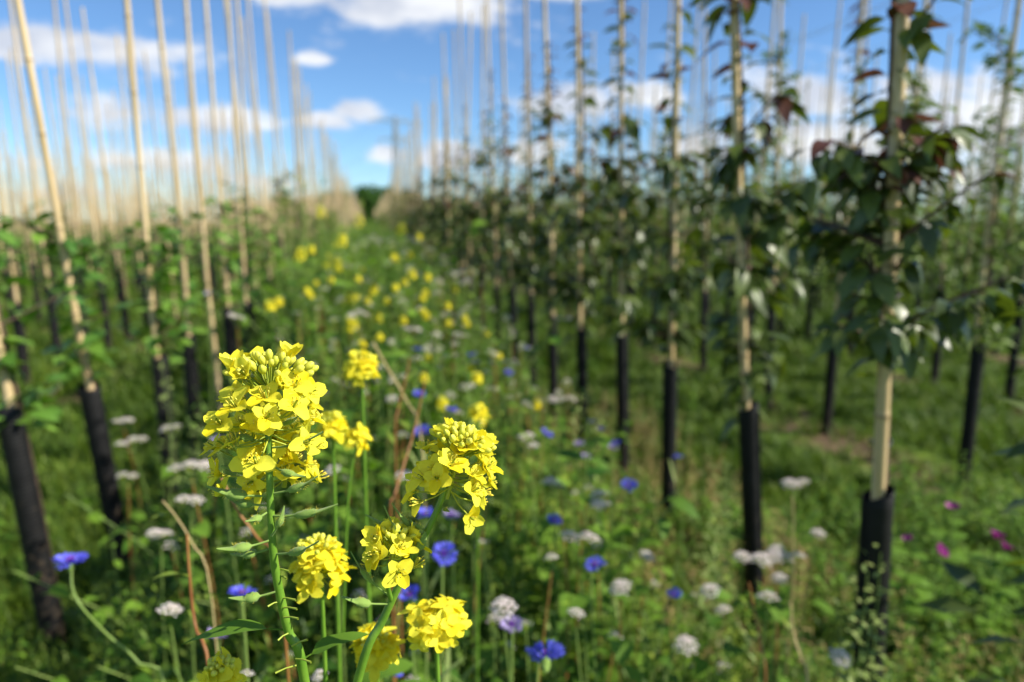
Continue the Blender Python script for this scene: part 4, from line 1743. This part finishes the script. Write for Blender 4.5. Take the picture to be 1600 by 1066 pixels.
# ---- magenta mallows at the foot of the leafy rows
def mallow(px, py, h, size, label, seed):
    c = PH(px, py, h)
    g = random.Random(seed)
    e = empty('mallow_plant', (c.x + .02, c.y + .03, 0))
    base = e.location.copy()
    stem_obj(e, [base, base.lerp(c, .6) + Vector((.01, 0, 0)), c], .0028, .0014, material='herb_stem', n=10, sides=6)
    mb = MB()
    for j in range(5):
        lf = leaf(.024 * size, .022 * size, 5, .25, -.15, .62, .03, 0, 0)
        V, Q, M = rotz(xform(lf, frame(np.zeros(3), sph(0, .55), s=1)), j * 2 * math.pi / 5)
        mb.add(V, Q, M)
    V, Q = tube([(0, 0, 0), (0, 0, .006), (0, 0, .011)], [.001, .0018, .0008], 6)
    mb.add(V, Q, 1)
    fo = obj('flower', mb.mesh('flower', ['mauve_petal', 'white_petal']), e, c - e.location)
    fo.rotation_euler = (g.uniform(.1, .8), g.uniform(-.6, .2), g.uniform(0, 6))
    for k in range(9):
        leaf_obj(e, base.lerp(c, g.uniform(.3, .95)), g.uniform(0, 6.28), .3, g.uniform(.04, .06), .045, 'broad_leaf', droop=.3)
    tag(e, label, 'mallow', 'magenta mallows by the tree rows')


mallow(1489, 797, .44, 1.0, 'magenta flower highest of those beside the nearest dark tree', 1)
mallow(1465, 864, .40, 1.1, 'magenta flower brightest and lowest beside the nearest dark tree', 2)
mallow(1556, 842, .40, 1.1, 'magenta flower nearest the edge of the grass beside a twin', 3)
mallow(1568, 858, .38, 1.0, 'magenta flower just below its twin at the grass edge', 4)
mallow(1420, 845, .40, .7, 'small purple flower nearest the trunk guard of the nearest dark tree', 5)


# ---- single tall stalks
def stalk(name, pts, r, material, label, cat):
    e = bpy.data.objects.new(name, None)
    e.location = (pts[0].x, pts[0].y, 0)
    link(e)
    stem_obj(e, pts, r * 1.2, r * .8, material=material, n=18, sides=7)
    tag(e, label, cat, 'bare stalks standing in the flower strip')
    return e


def gpt(p, dx=0, dy=0):
    return Vector((p.x + dx, p.y + dy, 0))


def stk(pix, d, r, material, label, root=(0, 0)):
    """pix from top to bottom"""
    top = [P(x, y, dd) for (x, y), dd in zip(pix, d)]
    low = top[-1]
    pts = [gpt(low, *root)] + [low.lerp(gpt(low, *root), .4)] + top[::-1]
    e = stalk('stalk', pts, r * .6, material, label, 'stalk')
    # a few leaf stubs and side shoots
    for k in range(3):
        leaf_obj(e, top[min(k + 1, len(top) - 1)], U(0, 6), .6, U(.02, .035), .008, 'weed_leaf')


stk([(292, 835), (296, 900), (305, 980), (330, 1066)], [.62, .62, .62, .60], .0024, 'red_stem', 'reddish stalk rising from the bottom edge under the white blooms', (.02, 0))
stk([(345, 745), (372, 800), (402, 842), (440, 930)], [.62, .62, .62, .6], .0022, 'red_stem', 'rusty slanting stalk passing behind the big mustard stem')
if False:
    stk([(312, 858), (335, 900), (365, 950), (400, 1020)], [.7, .7, .7, .68], .0024, 'red_stem', 'rusty slanting stalk behind the reddish upright one')
stk([(254, 783), (275, 808), (300, 850), (330, 930)], [.75, .75, .75, .75], .0014, 'dry_stem', 'short yellow broken stalk under the white bloom')
stk([(583, 535), (605, 575), (632, 622), (660, 700)], [1.1, 1.1, 1.1, 1.1], .0028, 'dry_stem', 'straw-coloured stalk leaning between yellow heads mid strip')
stk([(640, 560), (632, 600), (622, 640), (618, 700)], [1.0, 1.0, 1.0, 1.0], .0024, 'red_stem', 'reddish stalk crossing the straw-coloured one')
stk([(726, 545), (730, 590), (733, 640), (738, 720)], [1.05, 1.05, 1.05, 1.05], .0016, 'herb_stem', 'yellowish stalk carrying white blooms above the nodding mustard')
stk([(665, 590), (645, 680), (618, 770), (610, 830)], [.85, .85, .8, .8], .0022, 'red_stem', 'dark red stalk behind the nodding mustard')
stk([(1235, 940), (1240, 990), (1252, 1030), (1262, 1070)], [1.05, 1.05, 1.02, 1.0], .0026, 'dry_stem', 'yellow stalk at the bottom edge beside the pale blooms')
stk([(1170, 910), (1180, 960), (1190, 1010), (1196, 1070)], [1.05, 1.05, 1.02, 1.0], .0024, 'red_stem', 'reddish stalk at the bottom edge below the white pair')
stk([(1238, 775), (1240, 810), (1239, 850), (1240, 900)], [1.35, 1.35, 1.35, 1.35], .0022, 'dry_stem', 'thin yellow stem right under the flat-topped creamy bloom')


# ---- tall pale weeds near the trunks
def pale_weed(px, py, h, label, seed):
    c = PH(px, py, h)
    e = empty('pale_weed', (c.x, c.y, 0))
    g = random.Random(seed)
    pts = [np.array([0, 0, 0]), np.array([g.uniform(-.02, .02), 0, h * .5]), np.array([g.uniform(-.03, .03), g.uniform(-.02, .02), h])]
    mb = MB()
    sp = spline(pts, 12)
    V, Q = tube(sp, np.linspace(.0022, .0008, 13), 5)
    obj('stem', MB().add(V, Q).mesh('stem', ['herb_stem']), e)
    lv = leaf(1, .45, 3, .2, .3, .4)
    T = []
    for i in range(84):
        t = .25 + .75 * i / 84
        p = sp[min(int(t * 12), 12)]
        d = sph(i * GOLD, g.uniform(.1, .9))
        T.append(frame(p + d * g.uniform(0, .03), d, s=g.uniform(.016, .032) * (1.3 - .7 * t)))
    replicate(mb, lv, T)
    obj('foliage', mb.mesh('foliage', ['pale_leaf']), e)
    tag(e, label, 'weed', 'tall pale weeds near the trunks')


for i, (px, py, h, lb) in enumerate(((1125, 720, .52, 'pale yellow-green weed between the second and third dark guards'), (1145, 760, .48, 'pale weed leaning on the second dark guard'),
                                     (1100, 800, .45, 'bushy pale weed low between two dark guards'), (1366, 815, .66, 'pale weed climbing the nearest dark guard'),
                                     (1392, 860, .62, 'pale weed just past the nearest dark guard'), (1352, 900, .60, 'leafy weed crossing the middle of the nearest dark guard'), (1345, 960, .55, 'short pale weed at the foot of the nearest dark guard'),
                                     (262, 560, .75, 'pale weed in front of the third guard of the sapling row'), (300, 630, .7, 'pale weed by the slim bare cane of the sapling row'),
                                     (275, 600, .7, 'leafy pale weed beside the sapling row guards'), (795, 470, .85, 'tall pale weed at the strip edge before the dark trees'),
                                     (770, 490, .8, 'pale weed rising beside far dark guards'), (745, 470, .86, 'pale weed among white blooms far up the strip'),
                                     (940, 640, .6, 'pale weed with tiny leaves before a dark guard'), (905, 610, .65, 'slim pale weed between two dark guards'))):
    for dx in (0,):
        pale_weed(px + dx, py, h, lb, i)


# ================================================================== FAR TREES, PYLON
def far_tree(x, y, h, w, label, seed):
    e = empty('tree', (x, y, 0))
    g = random.Random(seed)
    mb = MB()
    mb.add(*tube([(0, 0, 0), (.1, 0, h * .3), (0, .1, h * .75)], [.22, .17, .05], 8))
    for k in range(6):
        a = k * GOLD
        z = h * (.25 + .08 * k)
        mb.add(*tube([(0, 0, z), (math.cos(a) * w * .2, math.sin(a) * w * .2, z + h * .12), (math.cos(a) * w * .36, math.sin(a) * w * .36, z + h * .2)], [.09, .06, .02], 5))
    obj('trunk', mb.mesh('trunk', ['bark']), e)
    lv = leaf(1, .6, 2, .2, .2, .45)
    T = []
    cl = []
    for k in range(26):
        a, q = g.uniform(0, 6.28), g.uniform(0, 1) ** .5
        zz = g.uniform(.22, .95)
        rr = w * .5 * q * (1 - abs(zz - .5) * 1.1)
        cl.append((np.array([math.cos(a) * rr, math.sin(a) * rr, h * zz]), g.uniform(.12, .22) * w))
    for c, r in cl:
        for _ in range(150):
            d = sph(g.uniform(0, 6.28), math.asin(g.uniform(-1, 1)))
            p = c + d * r * g.uniform(.5, 1.05)
            T.append(frame(p, sph(g.uniform(0, 6.28), g.uniform(-.6, .6)), s=g.uniform(.35, .75), roll=g.uniform(-1, 1)))
    mb = MB()
    replicate(mb, lv, T)
    obj('crown', mb.mesh('crown', ['distant_leaf']), e)
    tag(e, label, 'tree', 'far trees closing the end of the strip')


FT = [(-5.5, 128, 5.6, 8, 'rounded far tree beside the end of the pale cane rows'), (-.8, 122, 6.4, 9, 'tallest dark green far tree at the end of the strip'), (3.0, 130, 6.8, 8, 'dark far tree touching the dark-leaved row'),
      (7.5, 134, 6.6, 6, 'far tree behind the dark-leaved row end')]
FT += [(-10, 124, 4.6, 7, 'low far bush at the pale cane rows, first along the tree line'), (-15.5, 131, 5.2, 8, 'low far bush at the pale cane rows, second along the tree line'),
       (-21, 127, 4.2, 8, 'low far bush at the pale cane rows, third along the tree line'), (11.5, 128, 5.0, 7, 'low far bush behind the dark row end, first along the tree line'),
       (16.5, 133, 4.4, 8, 'low far bush behind the dark row end, second along the tree line'), (22, 129, 5.2, 8, 'low far bush behind the dark row end, third along the tree line'),
       (1.2, 150, 4.6, 7, 'paler far bush peeping behind the tallest far tree')]
for i, (x, y, h, w, lb) in enumerate(FT):
    far_tree(x, y, h, w, lb, i)


def pylon():
    base = PY(622, 345, 330)
    e = empty('power_pylon', (base.x, base.y, 0), .3)
    Hp = (345 - 192) / FPX * 330 + 1
    mb = MB()

    def bar(a, b, r=.22):
        mb.add(*tube([a, b], [r * .85, r * .85], 4))
    lv = [(0, 3.6), (.2, 2.9), (.4, 2.2), (.58, 1.4), (.75, 1.0), (.9, .8), (1.0, .15)]
    for (t0, w0), (t1, w1) in zip(lv[:-1], lv[1:]):
        z0, z1 = t0 * Hp, t1 * Hp
        cs0 = [(w0, w0), (-w0, w0), (-w0, -w0), (w0, -w0)]
        cs1 = [(w1, w1), (-w1, w1), (-w1, -w1), (w1, -w1)]
        for k in range(4):
            k2 = (k + 1) % 4
            bar((*cs0[k], z0), (*cs1[k], z1), .26)
            bar((*cs0[k], z0), (*cs1[k2], z1), .14)
            bar((*cs0[k2], z0), (*cs1[k], z1), .14)
            bar((*cs1[k], z1), (*cs1[k2], z1), .14)
    obj('tower_frame', mb.mesh('tower_frame', ['steel']), e)
    for z, w in ((.78, 8.5), (.95, 12.0)):
        mb = MB()
        for s in (-1, 1):
            for y in (-.8, .8):
                bar((0, y, z * Hp), (s * w, 0, z * Hp + .2), .2)
                bar((0, y, z * Hp + 1.8), (s * w, 0, z * Hp + .3), .16)
            for k in range(1, 5):
                x = s * w * k / 5
                bar((x, 0, z * Hp), (x, 0, z * Hp + 1.8 * (1 - k / 5)), .1)
            bar((s * w, 0, z * Hp), (s * w, 0, z * Hp - 2.4), .2)
        obj('cross_arm', mb.mesh('cross_arm', ['steel']), e)
    tag(e, 'grey lattice power pylon standing far off above the rows', 'power pylon')
    # power lines sagging away on both sides
    ca, sa = math.cos(.3), math.sin(.3)
    for z, w in ((.78, 8.5), (.95, 12.0)):
        for s in (-1, 1):
            mb = MB()
            hx, hy = base.x + s * w * ca, base.y + s * w * sa
            for dirn in (-1, 1):
                pts = []
                for t in np.linspace(0, 1, 12):
                    L = 260 * t * dirn
                    pts.append((hx - sa * L * 1.0, hy + ca * L * 1.0, z * Hp - 2.4 - 9 * 4 * t * (1 - t)))
                if dirn == -1:
                    pass
                mb.add(*tube(pts, .045, 4))
            ht = 'upper' if z > .9 else 'lower'
            tag(obj('power_line', mb.mesh('power_line', ['steel'])), f'thin {ht} power line hung from the far pylon on its ' + ('sapling-row' if s < 0 else 'dark-row') + ' side', 'power line', 'power lines on the pylon')


pylon()
print('objects', len(bpy.data.objects), 'polys', sum(len(m.polygons) for m in bpy.data.meshes))
